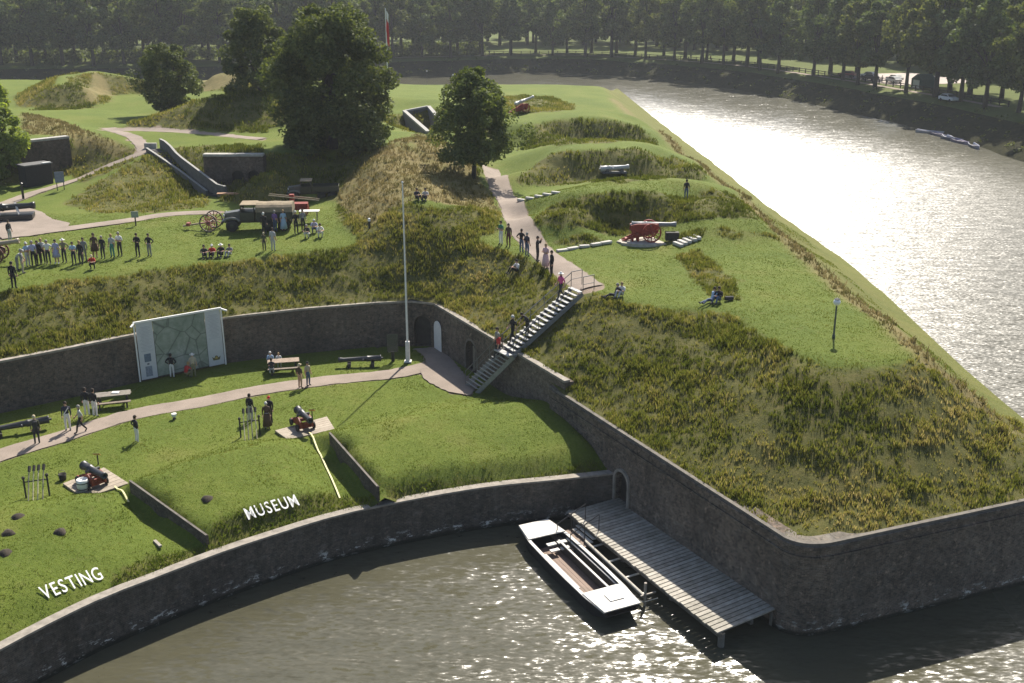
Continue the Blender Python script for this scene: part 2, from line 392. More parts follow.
ROUGHU = [wpoly(q) for q in (
 [(528,225),(548,208),(565,201),(600,194),(650,192),(700,192),(735,196),(757,213),(757,220),(700,220),(650,229),(600,233),(560,230)],
 [(515,184),(535,165),(550,155),(600,151),(650,153),(680,158),(698,168),(706,175),(665,179),(620,184),(560,185)],
 [(520,150),(531,129),(545,123),(580,119),(610,120),(638,127),(656,140),(655,145),(610,143),(560,147)],
 [(62,203),(100,180),(130,164),(148,155),(160,164),(185,182),(212,200),(205,207),(150,213),(95,213)],
 [(28,110),(45,96),(62,86),(82,85),(90,95),(92,108),(60,110)],
 [(183,123),(188,108),(206,98),(240,90),(268,89),(268,133),(222,132)],
 [(170,148),(200,146),(262,146),(262,155),(222,158),(205,170),(200,182)],
 [(78,142),(100,142),(138,158),(105,174),(84,182),(74,176)],
 [(497,97),(520,95),(548,96),(575,106),(560,112),(530,114),(500,112)],
 [(676,256),(698,249),(720,268),(735,282),(740,300),(712,298),(700,284)])]
RIGHTDRY = [v.xy for v in (P(614,100,9.7),P(640,121,9.5),P(701,162,9.3),P(752,209,9.3),P(795,245,9.2),P(856,298,9.1),P(901,329,9.0),P(930,355,9.0),P(1000,422,5.9))]
def smooth(x, a, b): t = np.clip((x-a)/(b-a), 0, 1); return t*t*(3-2*t)
def masks(X, Y, G):
    sl = G.slope(X, Y); n = vnoise(X, Y, 0.25)*0.5+vnoise(X, Y, 0.9, 3.0)*0.3
    dry = np.zeros(X.shape)
    if G is GU:
        rough = np.maximum(smooth(sl+n*0.06, 0.23, 0.32)*(1-((X > -1) & (Y > 80))), smooth(-G.z(X, Y)+n*0.3, -8.3, -7.6)*(Y < 80))
        for d in ROUGHU: rough = np.maximum(rough, inpoly(X, Y, d)*0.95*smooth(n, -0.75, -0.2))
        dry = np.maximum(dry, inpoly(X, Y, DRY)*smooth(n, -0.7, 0.1))
        for d in DRY2: dry = np.maximum(dry, inpoly(X, Y, d)*0.8)
        XE = np.interp(Y, [p.y for p in RIGHTDRY][::-1], [p.x for p in RIGHTDRY][::-1]); outer = smooth(X-XE, -0.8, 0.3)*(Y > 55)
        rough = rough*(1-outer); dry = np.maximum(dry, outer*(0.40+0.25*n))
        dd = seg_dist(X, Y, RIGHTDRY); dry = np.maximum(dry, smooth(-dd+n*0.8, -1.5, -0.2)*0.9)
    else:
        rough = np.zeros(X.shape)
        for d in ROUGHL: rough = np.maximum(rough, inpoly(X, Y, d)*0.8*smooth(n, -0.95, -0.4))
    pth = np.zeros(X.shape)
    for ln, (pp, w) in zip(PLINES, PATHS): pth = np.maximum(pth, smooth(seg_dist(X, Y, ln), w/2+0.25, w/2-0.2))
    pth = np.maximum(pth, inpoly(X, Y, PAVED)*1.0); pth = np.maximum(pth, inpoly(X, Y, APRON)*1.0)
    return rough*(1-pth), dry*(1-pth), pth
HOLES = []   # (polygon, floor height): sunken yards
def terrain(name, G, poly, zones, mat):
    PX, PY = [], []
    for (x0, y0, x1, y1, c) in zones:
        gx, gy = np.meshgrid(np.arange(x0, x1, c), np.arange(y0, y1, c))
        gx = gx+RNG.uniform(-.3, .3, gx.shape)*c; gy = gy+RNG.uniform(-.3, .3, gy.shape)*c
        PX.append(gx.ravel()); PY.append(gy.ravel())
    X = np.concatenate(PX); Y = np.concatenate(PY)
    k = inpoly(X, Y, poly) & (seg_dist(X, Y, list(poly)+[poly[0]]) > 0.15); X, Y = X[k], Y[k]
    bd = []
    for a, b in zip(poly, list(poly[1:])+[poly[0]]):
        n = max(1, int((b-a).length/0.5))
        bd += [a.lerp(b, i/n) for i in range(n)]
    nb = len(bd)
    vs2 = bd+[Vector((x, y)) for x, y in zip(X, Y)]
    vs, es, fs, ov, oe, of = delaunay_2d_cdt(vs2, [(i, (i+1) % nb) for i in range(nb)], [], 1, 1e-5)
    X = np.array([v.x for v in vs]); Y = np.array([v.y for v in vs])
    ro, dr, pt = masks(X, Y, G)
    Z = G.z(X, Y)
    edge = smooth(seg_dist(X, Y, list(poly)+[poly[0]]), 0.1, 1.2)
    Z = Z+edge*(vnoise(X, Y, 0.12, 9)*0.10+np.maximum(ro, dr*0.5)*(vnoise(X, Y, 0.8, 1)*0.20+vnoise(X, Y, 2.1, 2)*0.09)*(1.0 if G is GU else 0.3)+vnoise(X, Y, 1.1, 5)*0.03*(1-pt))-0.07*pt*edge
    me = bpy.data.meshes.new(name); me.from_pydata(list(zip(X, Y, Z)), [], [list(f) for f in fs])
    for nm, A in (('rough', ro), ('dry', dr), ('path', pt)):
        at_ = me.attributes.new(nm, 'FLOAT', 'POINT'); at_.data.foreach_set('value', A.astype(np.float32))
    me.materials.append(mat); me.polygons.foreach_set('use_smooth', [True]*len(me.polygons))
    bm = bmesh.new(); bm.from_mesh(me); bmesh.ops.recalc_face_normals(bm, faces=bm.faces)
    if sum(f.normal.z for f in bm.faces) < 0: bmesh.ops.reverse_faces(bm, faces=bm.faces)
    bm.to_mesh(me); bm.free()
    return tag(link(name, me), kind='structure')
def grass_mat():
    m, nt, b = newmat('turf'); v = objco(nt)
    def attr(n):
        a = nt.nodes.new('ShaderNodeAttribute'); a.attribute_name = n; return a.outputs['Fac']
    big = noisen(nt, 0.22, 4, 0.6, v); fine = noisen(nt, 5.0, 6, 0.75, v); mid = noisen(nt, 1.1, 5, 0.65, v)
    mown = mixc(nt, 0.45, ramp(nt, big, [(0.3, (0.095,0.135,0.015)), (0.55, (0.138,0.174,0.022)), (0.75, (0.20,0.20,0.045))]), ramp(nt, fine, [(0.3, (0.036,0.062,0.010)), (0.5, (0.082,0.118,0.018)), (0.72, (0.160,0.178,0.048))]))
    mown = mixc(nt, ramp(nt, mid, [(0.58, (0,0,0)), (0.72, (0.5,0.5,0.5))]), mown, (0.15,0.15,0.045))
    rgh = mixc(nt, 0.5, ramp(nt, mid, [(0.3, (0.062,0.074,0.013)), (0.5, (0.130,0.128,0.026)), (0.7, (0.22,0.18,0.055))]), ramp(nt, fine, [(0.3, (0.025,0.03,0.01)), (0.7, (0.13,0.12,0.045))]))
    dry = mixc(nt, 0.5, ramp(nt, mid, [(0.3, (0.12,0.115,0.035)), (0.7, (0.25,0.19,0.08))]), ramp(nt, fine, [(0.3, (0.10,0.09,0.03)), (0.7, (0.28,0.22,0.10))]))
    soil = ramp(nt, fine, [(0.3, (0.20,0.15,0.11)), (0.7, (0.33,0.26,0.2))])
    c = mixc(nt, attr('rough'), mown, rgh); c = mixc(nt, attr('dry'), c, dry)
    c = mixc(nt, ramp(nt, attr('path'), [(0.35, (0,0,0)), (0.6, (1,1,1))]), c, soil)
    L(nt, c, b.inputs['Base Color']); b.inputs['Roughness'].default_value = 0.9; b.inputs['Specular IOR Level'].default_value = 0.15
    bump(nt, b, noisen(nt, 9.0, 6, 0.8, v), 0.9, 0.10)
    return m
TURF = grass_mat()
terrain('rampart_ground', GU, UPOLY, [(-64,40,32,112,0.42),(-142,40,-64,112,1.2),(-142,112,34,220,0.9)], TURF)
terrain('lawn_ground', GL, LPOLY, [(-30,28,10,80,0.3),(-60,12,-30,80,0.9)], TURF)
# paths as draped sheets
def path_mat():
    m, nt, b = newmat('path_gravel'); v = objco(nt)
    f = noisen(nt, 14, 6, 0.8, v); g = noisen(nt, 0.6, 4, 0.6, v)
    c = mixc(nt, 0.5, ramp(nt, f, [(0.3, (0.16,0.122,0.096)), (0.7, (0.34,0.275,0.225))]), ramp(nt, g, [(0.3, (0.15,0.125,0.095)), (0.7, (0.30,0.245,0.20))]))
    L(nt, c, b.inputs['Base Color']); b.inputs['Roughness'].default_value = 0.95; bump(nt, b, f, 0.5, 0.03); return m
PATHM = path_mat()
def path(line, w):
    pts = spline(line, 0.35); me = bpy.data.meshes.new('path'); vs = []; fs = []; K = 7
    for i, p in enumerate(pts):
        d = (pts[min(i+1, len(pts)-1)]-pts[max(i-1, 0)]); d.z = 0; d.normalize(); n = Vector((-d.y, d.x, 0))
        for k in range(K):
            o = (k/(K-1)-0.5)*(w+0.22*noise.noise((p.x*1.3, p.y*1.3, k//4*5.0))+0.12*noise.noise((p.x*5, p.y*5, 3)))
            q = p+n*o; vs.append((q.x, q.y, ground(q.x, q.y)+0.02-0.015*(abs(k-3) == 3)))
    for i in range(len(pts)-1):
        for k in range(K-1): fs.append((i*K+k, i*K+k+1, (i+1)*K+k+1, (i+1)*K+k))
    me.from_pydata(vs, [], fs); me.materials.append(PATHM)
    bm = bmesh.new(); bm.from_mesh(me)
    for f in bm.faces:
        if f.normal.z < 0: f.normal_flip()
    bm.to_mesh(me); bm.free()
    me.polygons.foreach_set('use_smooth', [True]*len(me.polygons))
    tag(link('path', me), kind='structure')
for ln, (pp, w) in zip(PLINES, PATHS): path(ln, w)
def paved(poly, name, G, dz=0.02):
    bd = []
    for a, b in zip(poly, list(poly[1:])+[poly[0]]):
        n = max(1, int((b-a).length/0.3)); bd += [a.lerp(b, i/n)+Vector((noise.noise((a.x+i*.7, a.y, 0))*.12, noise.noise((a.x+i*.7, a.y, 4))*.12)) for i in range(n)]
    xs = [p.x for p in poly]; ys = [p.y for p in poly]
    gx, gy = np.meshgrid(np.arange(min(xs), max(xs), 0.4), np.arange(min(ys), max(ys), 0.4)); gx = gx.ravel(); gy = gy.ravel()
    k = inpoly(gx, gy, bd) & (seg_dist(gx, gy, bd+[bd[0]]) > 0.2)
    nb = len(bd); vs, es, fs, _, _, _ = delaunay_2d_cdt(bd+[Vector((x, y)) for x, y in zip(gx[k], gy[k])], [(i, (i+1) % nb) for i in range(nb)], [], 1, 1e-5)
    mb = MB(); mb.add([(v.x, v.y, float(G.z(v.x, v.y))+dz) for v in vs], fs); o = mb.build(name, PATHM, None, True, False)
    me = o.data; bm = bmesh.new(); bm.from_mesh(me)
    for f in bm.faces:
        if f.normal.z < 0: f.normal_flip()
    bm.to_mesh(me); bm.free(); tag(o, kind='structure')
paved(APRON, 'pavement', GL, 0.03); paved(PAVED, 'pavement', GU, 0.015)
# ------------------------------------------------------------------ camera, sky, sun
cam = bpy.data.cameras.new('camera'); co = link('camera', cam)
co.location = (0, 0, CH); co.rotation_euler = (R(90)-TH, 0, 0)
cam.sensor_width = 36.0; cam.lens = CF/1024*36; cam.clip_start = 0.5; cam.clip_end = 9000
scene.camera = co
SAZ, SEL = 15.0, 46.0
w = bpy.data.worlds.new('World'); scene.world = w; w.use_nodes = True
nt = w.node_tree; bg = nt.nodes['Background']
sk = nt.nodes.new('ShaderNodeTexSky'); sk.sky_type = 'NISHITA'; sk.sun_disc = False
sk.sun_elevation = R(SEL); sk.sun_rotation = R(SAZ); sk.dust_density = 1.6; sk.ozone_density = 1.0
nt.links.new(sk.outputs[0], bg.inputs[0]); bg.inputs[1].default_value = SKY_STRENGTH if 'SKY_STRENGTH' in globals() else 0.076
sl = bpy.data.lights.new('sun', 'SUN'); sl.energy = 4.6; sl.angle = R(0.53); sl.color = (1.0, 0.93, 0.82)
so = link('sun', sl); so.location = (40, 120, 120)
so.rotation_euler = Vector((-math.sin(R(SAZ))*math.cos(R(SEL)), -math.cos(R(SAZ))*math.cos(R(SEL)), -math.sin(R(SEL)))).to_track_quat('-Z', 'Y').to_euler()
vs = scene.view_settings; vs.view_transform = 'Standard'; vs.look = 'None'; vs.gamma = 1.0; vs.exposure = 0.96
scene.display_settings.display_device = 'sRGB'; vs.use_curve_mapping = False
cy = scene.cycles; cy.use_denoising = True; cy.max_bounces = 6; cy.diffuse_bounces = 2; cy.glossy_bounces = 3; cy.transmission_bounces = 4; cy.transparent_max_bounces = 6; cy.volume_bounces = 0
cy.caustics_reflective = False; cy.caustics_refractive = False; cy.sample_clamp_indirect = 4.0
# ------------------------------------------------------------------ water and far ground
WAVE_OPEN, WAVE_NEAR = 0.15, 0.85
def water_mat():
    m, nt, b = newmat('moat_water')
    b.inputs['IOR'].default_value = 1.333
    t = nt.nodes.new('ShaderNodeTexCoord'); sx = nt.nodes.new('ShaderNodeSeparateXYZ'); L(nt, t.outputs['Object'], sx.inputs[0])
    # open water to the right of the bastion is ruffled by the wind, the harbour is sheltered
    mr = nt.nodes.new('ShaderNodeMapRange'); mr.interpolation_type = 'SMOOTHSTEP'; L(nt, sx.outputs[0], mr.inputs[0])
    mr.inputs[1].default_value = 16; mr.inputs[2].default_value = 30
    # ... and the far edge lies calm in the lee of the trees
    sxx = nt.nodes.new('ShaderNodeMath'); sxx.operation = 'MULTIPLY_ADD'; L(nt, sx.outputs[0], sxx.inputs[0]); sxx.inputs[1].default_value = 2.2; L(nt, sx.outputs[1], sxx.inputs[2])
    lee = nt.nodes.new('ShaderNodeMapRange'); lee.interpolation_type = 'SMOOTHSTEP'; L(nt, sxx.outputs[0], lee.inputs[0]); lee.inputs[1].default_value = 270; lee.inputs[2].default_value = 385; lee.inputs[3].default_value = 1.0; lee.inputs[4].default_value = 0.12
    mul = nt.nodes.new('ShaderNodeMath'); mul.operation = 'MULTIPLY'; L(nt, mr.outputs[0], mul.inputs[0]); L(nt, lee.outputs[0], mul.inputs[1]); mr = mul
    gust = noisen(nt, 0.035, 3, 0.6, t.outputs['Object'])
    mp = nt.nodes.new('ShaderNodeMapping'); mp.inputs['Rotation'].default_value = (0,0,R(14)); mp.inputs['Scale'].default_value = (0.8,2.1,1)
    L(nt, t.outputs['Object'], mp.inputs[0])
    # wave slopes: two sizes of ripples, steeper where the wind reaches
    def slopes(scale, det):
        n = nt.nodes.new('ShaderNodeTexNoise'); n.inputs['Scale'].default_value = scale; n.inputs['Detail'].default_value = det; n.inputs['Roughness'].default_value = 0.6
        L(nt, mp.outputs[0], n.inputs['Vector']); v = nt.nodes.new('ShaderNodeVectorMath'); v.operation = 'SUBTRACT'; L(nt, n.outputs['Color'], v.inputs[0]); v.inputs[1].default_value = (0.5,0.5,0.5); return v.outputs[0]
    def vscale(v, f):
        q = nt.nodes.new('ShaderNodeVectorMath'); q.operation = 'SCALE'; L(nt, v, q.inputs[0])
        if isinstance(f, float): q.inputs['Scale'].default_value = f
        else: L(nt, f, q.inputs['Scale'])
        return q.outputs[0]
    def vadd(a, b_):
        q = nt.nodes.new('ShaderNodeVectorMath'); q.operation = 'ADD'; L(nt, a, q.inputs[0])
        if isinstance(b_, tuple): q.inputs[1].default_value = b_
        else: L(nt, b_, q.inputs[1])
        return q.outputs[0]
    sm = nt.nodes.new('ShaderNodeMath'); sm.operation = 'MULTIPLY_ADD'; L(nt, mr.outputs[0], sm.inputs[0]); sm.inputs[1].default_value = WAVE_OPEN; sm.inputs[2].default_value = WAVE_NEAR
    mxs = nt.nodes.new('ShaderNodeMix'); mxs.data_type = 'VECTOR'; L(nt, mr.outputs[0], mxs.inputs[0]); L(nt, vadd(slopes(2.4, 4.0), vscale(slopes(0.4, 2.0), 0.5)), mxs.inputs[4]); L(nt, vadd(slopes(3.6, 3.0), vscale(slopes(0.6, 2.0), 0.35)), mxs.inputs[5])
    sl_ = vscale(mxs.outputs[1], sm.outputs[0])
    fl = nt.nodes.new('ShaderNodeVectorMath'); fl.operation = 'MULTIPLY'; L(nt, sl_, fl.inputs[0]); fl.inputs[1].default_value = (0.8,1.2,0.0)
    bias = nt.nodes.new('ShaderNodeCombineXYZ'); 
    bm_ = nt.nodes.new('ShaderNodeMath'); bm_.operation = 'MULTIPLY'; L(nt, mr.outputs[0], bm_.inputs[0]); bm_.inputs[1].default_value = -0.20; L(nt, bm_.outputs[0], bias.inputs[1]); bias.inputs[2].default_value = 1.0
    nn = nt.nodes.new('ShaderNodeVectorMath'); nn.operation = 'NORMALIZE'; L(nt, vadd(fl.outputs[0], bias.outputs[0]), nn.inputs[0]); L(nt, nn.outputs[0], b.inputs['Normal'])
    rr = nt.nodes.new('ShaderNodeMath'); rr.operation = 'MULTIPLY_ADD'; L(nt, mr.outputs[0], rr.inputs[0]); rr.inputs[1].default_value = 0.17; rr.inputs[2].default_value = 0.19
    L(nt, rr.outputs[0], b.inputs['Roughness'])
    L(nt, ramp(nt, gust, [(0.3, (0.056,0.054,0.034)), (0.7, (0.082,0.078,0.052))]), b.inputs['Base Color'])
    return m
wm = MB(); wm.add([(-3500,-1500,0),(1500,-1500,0),(1500,700,0),(-3500,700,0)], [(0,1,2,3)])
wo = tag(wm.build('moat_water', water_mat()), kind='structure')
# ------------------------------------------------------------------ brick walls
def brick_mat(name, c1, c2, mort, stain=0.5, salt=0.0):
    m, nt, b = newmat(name)
    uv = nt.nodes.new('ShaderNodeUVMap'); uv.uv_map = 'UVMap'
    br = nt.nodes.new('ShaderNodeTexBrick'); L(nt, uv.outputs[0], br.inputs['Vector'])
    br.inputs['Color1'].default_value = (*c1, 1); br.inputs['Color2'].default_value = (*c2, 1); br.inputs['Mortar'].default_value = (*mort, 1)
    br.inputs['Scale'].default_value = 1.0; br.inputs['Brick Width'].default_value = 0.24; br.inputs['Row Height'].default_value = 0.085
    br.inputs['Mortar Size'].default_value = 0.010; br.inputs['Bias'].default_value = -0.1
    v = objco(nt); big = noisen(nt, 0.35, 5, 0.7, v); fine = noisen(nt, 4.0, 6, 0.75, v)
    mp = nt.nodes.new('ShaderNodeMapping'); mp.inputs['Scale'].default_value = (1.6, 0.16, 1); L(nt, uv.outputs[0], mp.inputs[0])
    streak = noisen(nt, 1.0, 5, 0.7, mp.outputs[0])
    c = mixc(nt, ramp(nt, big, [(0.35, (0,0,0)), (0.65, (stain,)*3)]), br.outputs[0], (0.030,0.028,0.024))
    c = mixc(nt, ramp(nt, streak, [(0.45, (0,0,0)), (0.75, (0.55,)*3)]), c, (0.13,0.118,0.10))
    c = mixc(nt, ramp(nt, fine, [(0.32, (0.75,)*3), (0.55, (0,0,0))]), c, (0.02,0.019,0.017))
    blot = noisen(nt, 2.6, 6, 0.8, v); c = mixc(nt, ramp(nt, blot, [(0.56, (0,0,0)), (0.68, (0.6,)*3)]), c, tuple(min(1, x*1.9) for x in c1))
    if salt:
        sx = nt.nodes.new('ShaderNodeSeparateXYZ'); L(nt, uv.outputs[0], sx.inputs[0])
        band = ramp(nt, sx.outputs[1], [(0.0, (0,0,0)), (0.10, (1,1,1)), (0.35, (0.9,0.9,0.9)), (0.8, (0.08,0.08,0.08)), (1.0, (0.06,)*3)])
        mp2 = nt.nodes.new('ShaderNodeMapping'); mp2.inputs['Scale'].default_value = (0.9, 2.2, 1); L(nt, uv.outputs[0], mp2.inputs[0])
        spots = ramp(nt, noisen(nt, 1.5, 5, 0.75, mp2.outputs[0]), [(0.555, (0,0,0)), (0.61, (1,1,1))])
        c = mixc(nt, mixc(nt, 1.0, band, spots, 'MULTIPLY'), c, (0.42*salt,0.41*salt,0.38*salt))
        wet = ramp(nt, sx.outputs[1], [(0.0, (0.85,)*3), (0.16, (0.8,)*3), (0.30, (0,0,0))])
        c = mixc(nt, wet, c, (0.012,0.014,0.008))
    L(nt, c, b.inputs['Base Color']); b.inputs['Roughness'].default_value = 0.9; b.inputs['Specular IOR Level'].default_value = 0.2
    bump(nt, b, br.outputs['Fac'], 0.35, -0.02)
    return m
BRICK_BACK = brick_mat('old_brick', (0.175,0.122,0.088), (0.090,0.068,0.053), (0.20,0.172,0.138), 0.6)
BRICK_QUAY = brick_mat('quay_brick', (0.125,0.098,0.076), (0.070,0.058,0.047), (0.15,0.135,0.112), 0.6, 1.5)
BRICK_SCARP = brick_mat('scarp_brick', (0.215,0.158,0.118), (0.115,0.090,0.070), (0.24,0.21,0.17), 0.55, 1.3)
STONE = simple('coping_stone', (0.25,0.222,0.185), 0.9, 0.35, 2.5, bmp=0.3)
STONE_DARK = simple('coping_weathered', (0.13,0.115,0.095), 0.9, 0.4, 2.5, bmp=0.3)
CONC = simple('concrete', (0.36,0.345,0.31), 0.9, 0.25, 2.0, bmp=0.2)
DARKWOOD = simple('dark_timber', (0.03,0.026,0.022), 0.8, 0.4, 3)
WHITE = simple('white_paint', (0.74,0.73,0.70), 0.55, 0.08, 4)
BLACKIRON = simple('black_iron', (0.022,0.022,0.024), 0.42, 0.3, 8)
RAILMETAL = simple('galvanised_rail', (0.16,0.16,0.155), 0.5, 0.2, 8, metal=0.4)
def right(d): return Vector((d.y, -d.x, 0))
def norms(line):
    out = []
    for i, p in enumerate(line):
        a = (line[i]-line[i-1]) if i else None; b = (line[i+1]-line[i]) if i < len(line)-1 else None
        for q in (a, b):
            if q is not None: q.z = 0; q.normalize()
        if a is None: out.append(right(b)); continue
        if b is None: out.append(right(a)); continue
        n = right(a)+right(b); n.normalize(); out.append(n/max(0.5, n.dot(right(b))))
    return out
def sweep(mb, line, o0, o1, z0, z1, mi=0, batter=0.0, zabs=None):
    """wall-like solid along line: from offset o0 (outside, right) to o1 (inside); z relative to each point unless zabs gives the foot"""
    ns = norms([Vector(p) for p in line]); vs = []; fs = []
    for p, n in zip(line, ns):
        zb = zabs if zabs is not None else p.z+z0; zt = p.z+z1
        bo = batter*(zt-zb)
        for o, z in ((o0+bo, zb), (o0, zt), (-o1, zt), (-o1, zb)):
            q = p+n*o; vs.append((q.x, q.y, z))
    for i in range(len(line)-1):
        for k in range(4): fs.append((i*4+k, i*4+(k+1) % 4, (i+1)*4+(k+1) % 4, (i+1)*4+k))
    e = (len(line)-1)*4; fs += [(3,2,1,0), (e,e+1,e+2,e+3)]
    mb.add(vs, fs, mi); return mb
def arch_poly(w, h, n=10):
    r = w/2; pts = [(-r, 0), (r, 0), (r, h-r)]
    pts += [(r*math.cos(math.pi*i/n), h-r+r*math.sin(math.pi*i/n)) for i in range(1, n)]
    return pts+[(-r, h-r)]
def arch_prism(c, d, w, h, n0, n1, mb=None, mi=0, inner=None):
    """arch outline at base centre c, along unit d, between outward offsets n0 (outside) and n1 (inside)"""
    n = right(d); mb = mb or MB()
    f = lambda a, z, o: Vector(c)+d*a+n*o+Vector((0,0,z))
    if inner is None:
        mb.prism([f(a, z, n0) for a, z in arch_poly(w, h)], -n*(n0-n1), mi)
    else:
        O = arch_poly(w+2*inner, h+inner); I = arch_poly(w, h); k = len(O)
        vs = [f(a, z, o) for o in (n0, n1) for P_ in (O, I) for a, z in P_]
        fs = []
        for i in range(1, k):
            j = (i+1) % k
            fs += [(i, j, k+j, k+i), (2*k+i, 3*k+i, 3*k+j, 2*k+j), (i, 2*k+i, 2*k+j, j), (k+i, k+j, 3*k+j, 3*k+i)]
        mb.add(vs, fs, mi)
    return mb
def set_uv(o, line):
    me = o.data; uv = me.uv_layers.new(name='UVMap') if 'UVMap' not in me.uv_layers else me.uv_layers['UVMap']
    co_ = np.zeros(len(me.vertices)*3); me.vertices.foreach_get('co', co_); co_ = co_.reshape(-1, 3)
    best = np.full(len(co_), 1e9); S = np.zeros(len(co_)); acc = 0
    for a, b in zip(line[:-1], line[1:]):
        ex, ey = b.x-a.x, b.y-a.y; l = math.hypot(ex, ey)
        t = ((co_[:,0]-a.x)*ex+(co_[:,1]-a.y)*ey)/(l*l+1e-9); tc = np.clip(t, 0, 1)
        dd = np.hypot(co_[:,0]-a.x-tc*ex, co_[:,1]-a.y-tc*ey); k = dd < best-1e-6
        best[k] = dd[k]; S[k] = acc+t[k].clip(-0.2, 1.2)*l; acc += l
    li = np.zeros(len(me.loops), np.int32); me.loops.foreach_get('vertex_index', li)
    U = np.stack([S[li], co_[li, 2]], 1).astype(np.float32)
    uv.data.foreach_set('uv', U.ravel())
def cut(o, cutters):
    for c in cutters:
        k = c.build('cutter', BLACKIRON)
        md = o.modifiers.new('cut', 'BOOLEAN'); md.operation = 'DIFFERENCE'; md.object = k; md.solver = 'EXACT'
        bake(o); bpy.data.objects.remove(k)
def root(line): return Vector((line[0].x, line[0].y, 0))
def wall(name, label, line, z_foot, thick, mat, cop_w, cop_mat, batter=0.03, cutters=(), cop_h=0.14, cordon=False):
    t = empty(name, (0,0,0), 0, label, 'wall')
    mb = MB(); sweep(mb, line, 0.0, thick, 0, 0, 0, batter, z_foot); o = mb.build('brickwork', mat, t)
    if cutters: cut(o, cutters)
    set_uv(o, line)
    cp = MB(); sweep(cp, line, 0.05, cop_w, 0.003, cop_h); cp.build('coping', cop_mat, t)
    if cordon:
        cb = MB(); sweep(cb, line, 0.09, 0.2, -0.66, -0.52); sweep(cb, line, 0.13, 0.2, -0.16, -0.004)
        c = cb.build('cordon', mat, t); set_uv(c, line)
    return t
dF = (FLANK[1]-FLANK[0]); dF.z = 0; dF.normalize()
dB = (BACK[-1]-BACK[-2]); dB.z = 0; dB.normalize()
def foot(px, py, z, line_a, d):
    """foot of an opening: the survey point moved onto the wall line"""
    p = P(px, py, z); s = (p-line_a).xy.dot(d.xy); q = line_a+d*s; return Vector((q.x, q.y, z))
c1 = Vector((BACK[-1].x, BACK[-1].y, 2.58))-dB*0.95
bw = wall('retaining_wall', 'long curved dark brick wall at the back of the lower lawn under the terrace slope', BACK, 1.8, 0.55, BRICK_BACK, 0.32, STONE, 0.02, [arch_prism(c1, dB, 1.35, 2.25, 0.6, -0.45)])
arch_prism(c1, dB, 1.33, 2.23, -0.30, -0.38).build('door', DARKWOOD, bw)
c2 = foot(467.5, 372, 2.6, FLANK[0], dF)
fw = wall('retaining_wall', 'straight brick wall crossed by the metal staircase with an arched doorway', FLANK, 1.8, 0.6, BRICK_SCARP, 0.34, STONE, 0.01, [arch_prism(c2, dF, 1.55, 2.15, 0.6, -0.5)])
dr = arch_prism(c2, dF, 1.53, 2.13, -0.32, -0.4).build('door', DARKWOOD, fw)
MB().bar(c2-dF*0.05+right(dF)*-0.25, c2-dF*0.05+right(dF)*-0.25+Vector((0,0,1.75)), 0.16, 0.06).build('door_post', simple('grey_wood', (0.25,0.22,0.18)), fw)
arch_prism(c2, dF, 1.55, 2.15, 0.04, -0.2, inner=0.16).build('arch', STONE_DARK, fw)
arch_prism(FLANK[0]*1+dF*0.75-Vector((0,0,FLANK[0].z-2.62)), dF, 1.15, 2.15, 0.14, 0.085).build('white_door_leaf', WHITE, fw)
SC = [DSTART, DSTART.lerp(DEND, 0.5)]+SHO+[DR, TIP]
dD = DEND-DSTART; dD.z = 0; dD.normalize()
c3 = foot(636.5, 499, 0.95, DSTART, dD)
sw = wall('scarp_wall', 'tall brick moat wall with a rounded corner beside the wooden jetty', SC, -1.2, 0.9, BRICK_SCARP, 0.16, STONE_DARK, 0.010, [arch_prism(c3, dD, 1.15, 1.85, 0.6, -0.6)], cordon=True)
arch_prism(c3+right(dD)*0.08, dD, 1.13, 1.83, -0.40, -0.5).build('door', DARKWOOD, sw)
arch_prism(c3+right(dD)*0.09, dD, 1.15, 1.85, 0.06, -0.25, inner=0.15).build('arch', STONE, sw)
E2 = [TIP]+EDGE[1:-1]
wall('scarp_wall', 'long outer moat wall hidden below the grass slope facing the wide water', E2, -1.2, 0.8, BRICK_SCARP, 0.4, STONE_DARK, 0.05)
wall('quay_wall', 'low dark curved brick quay wall below the white letters', QUAY, -1.2, 0.6, BRICK_QUAY, 0.45, STONE, 0.06, cop_h=0.10)
# brick cheek walls of the gun embrasures
def cheek(a, b, label):
    line = [a, a.lerp(b, 0.5), b]; t = empty('cheek_wall', (0,0,0), 0, label, 'low wall', 'cheek walls of the gun embrasures')
    mb = MB(); sweep(mb, line, 0.0, 0.13, -1.9, 0.0); o = mb.build('brickwork', BRICK_QUAY, t); set_uv(o, line)
    cp = MB(); sweep(cp, line, 0.02, 0.08, 0.003, 0.04); cp.build('coping', STONE_DARK, t)
cheek(P(329,433,3.87), P(377,487,3.42), 'low brick cheek wall running from the gun under the flat lawn mound on the right')
cheek(P(129,481,3.72), P(206,536,3.02), 'low brick cheek wall running from the gun beside the white tub')
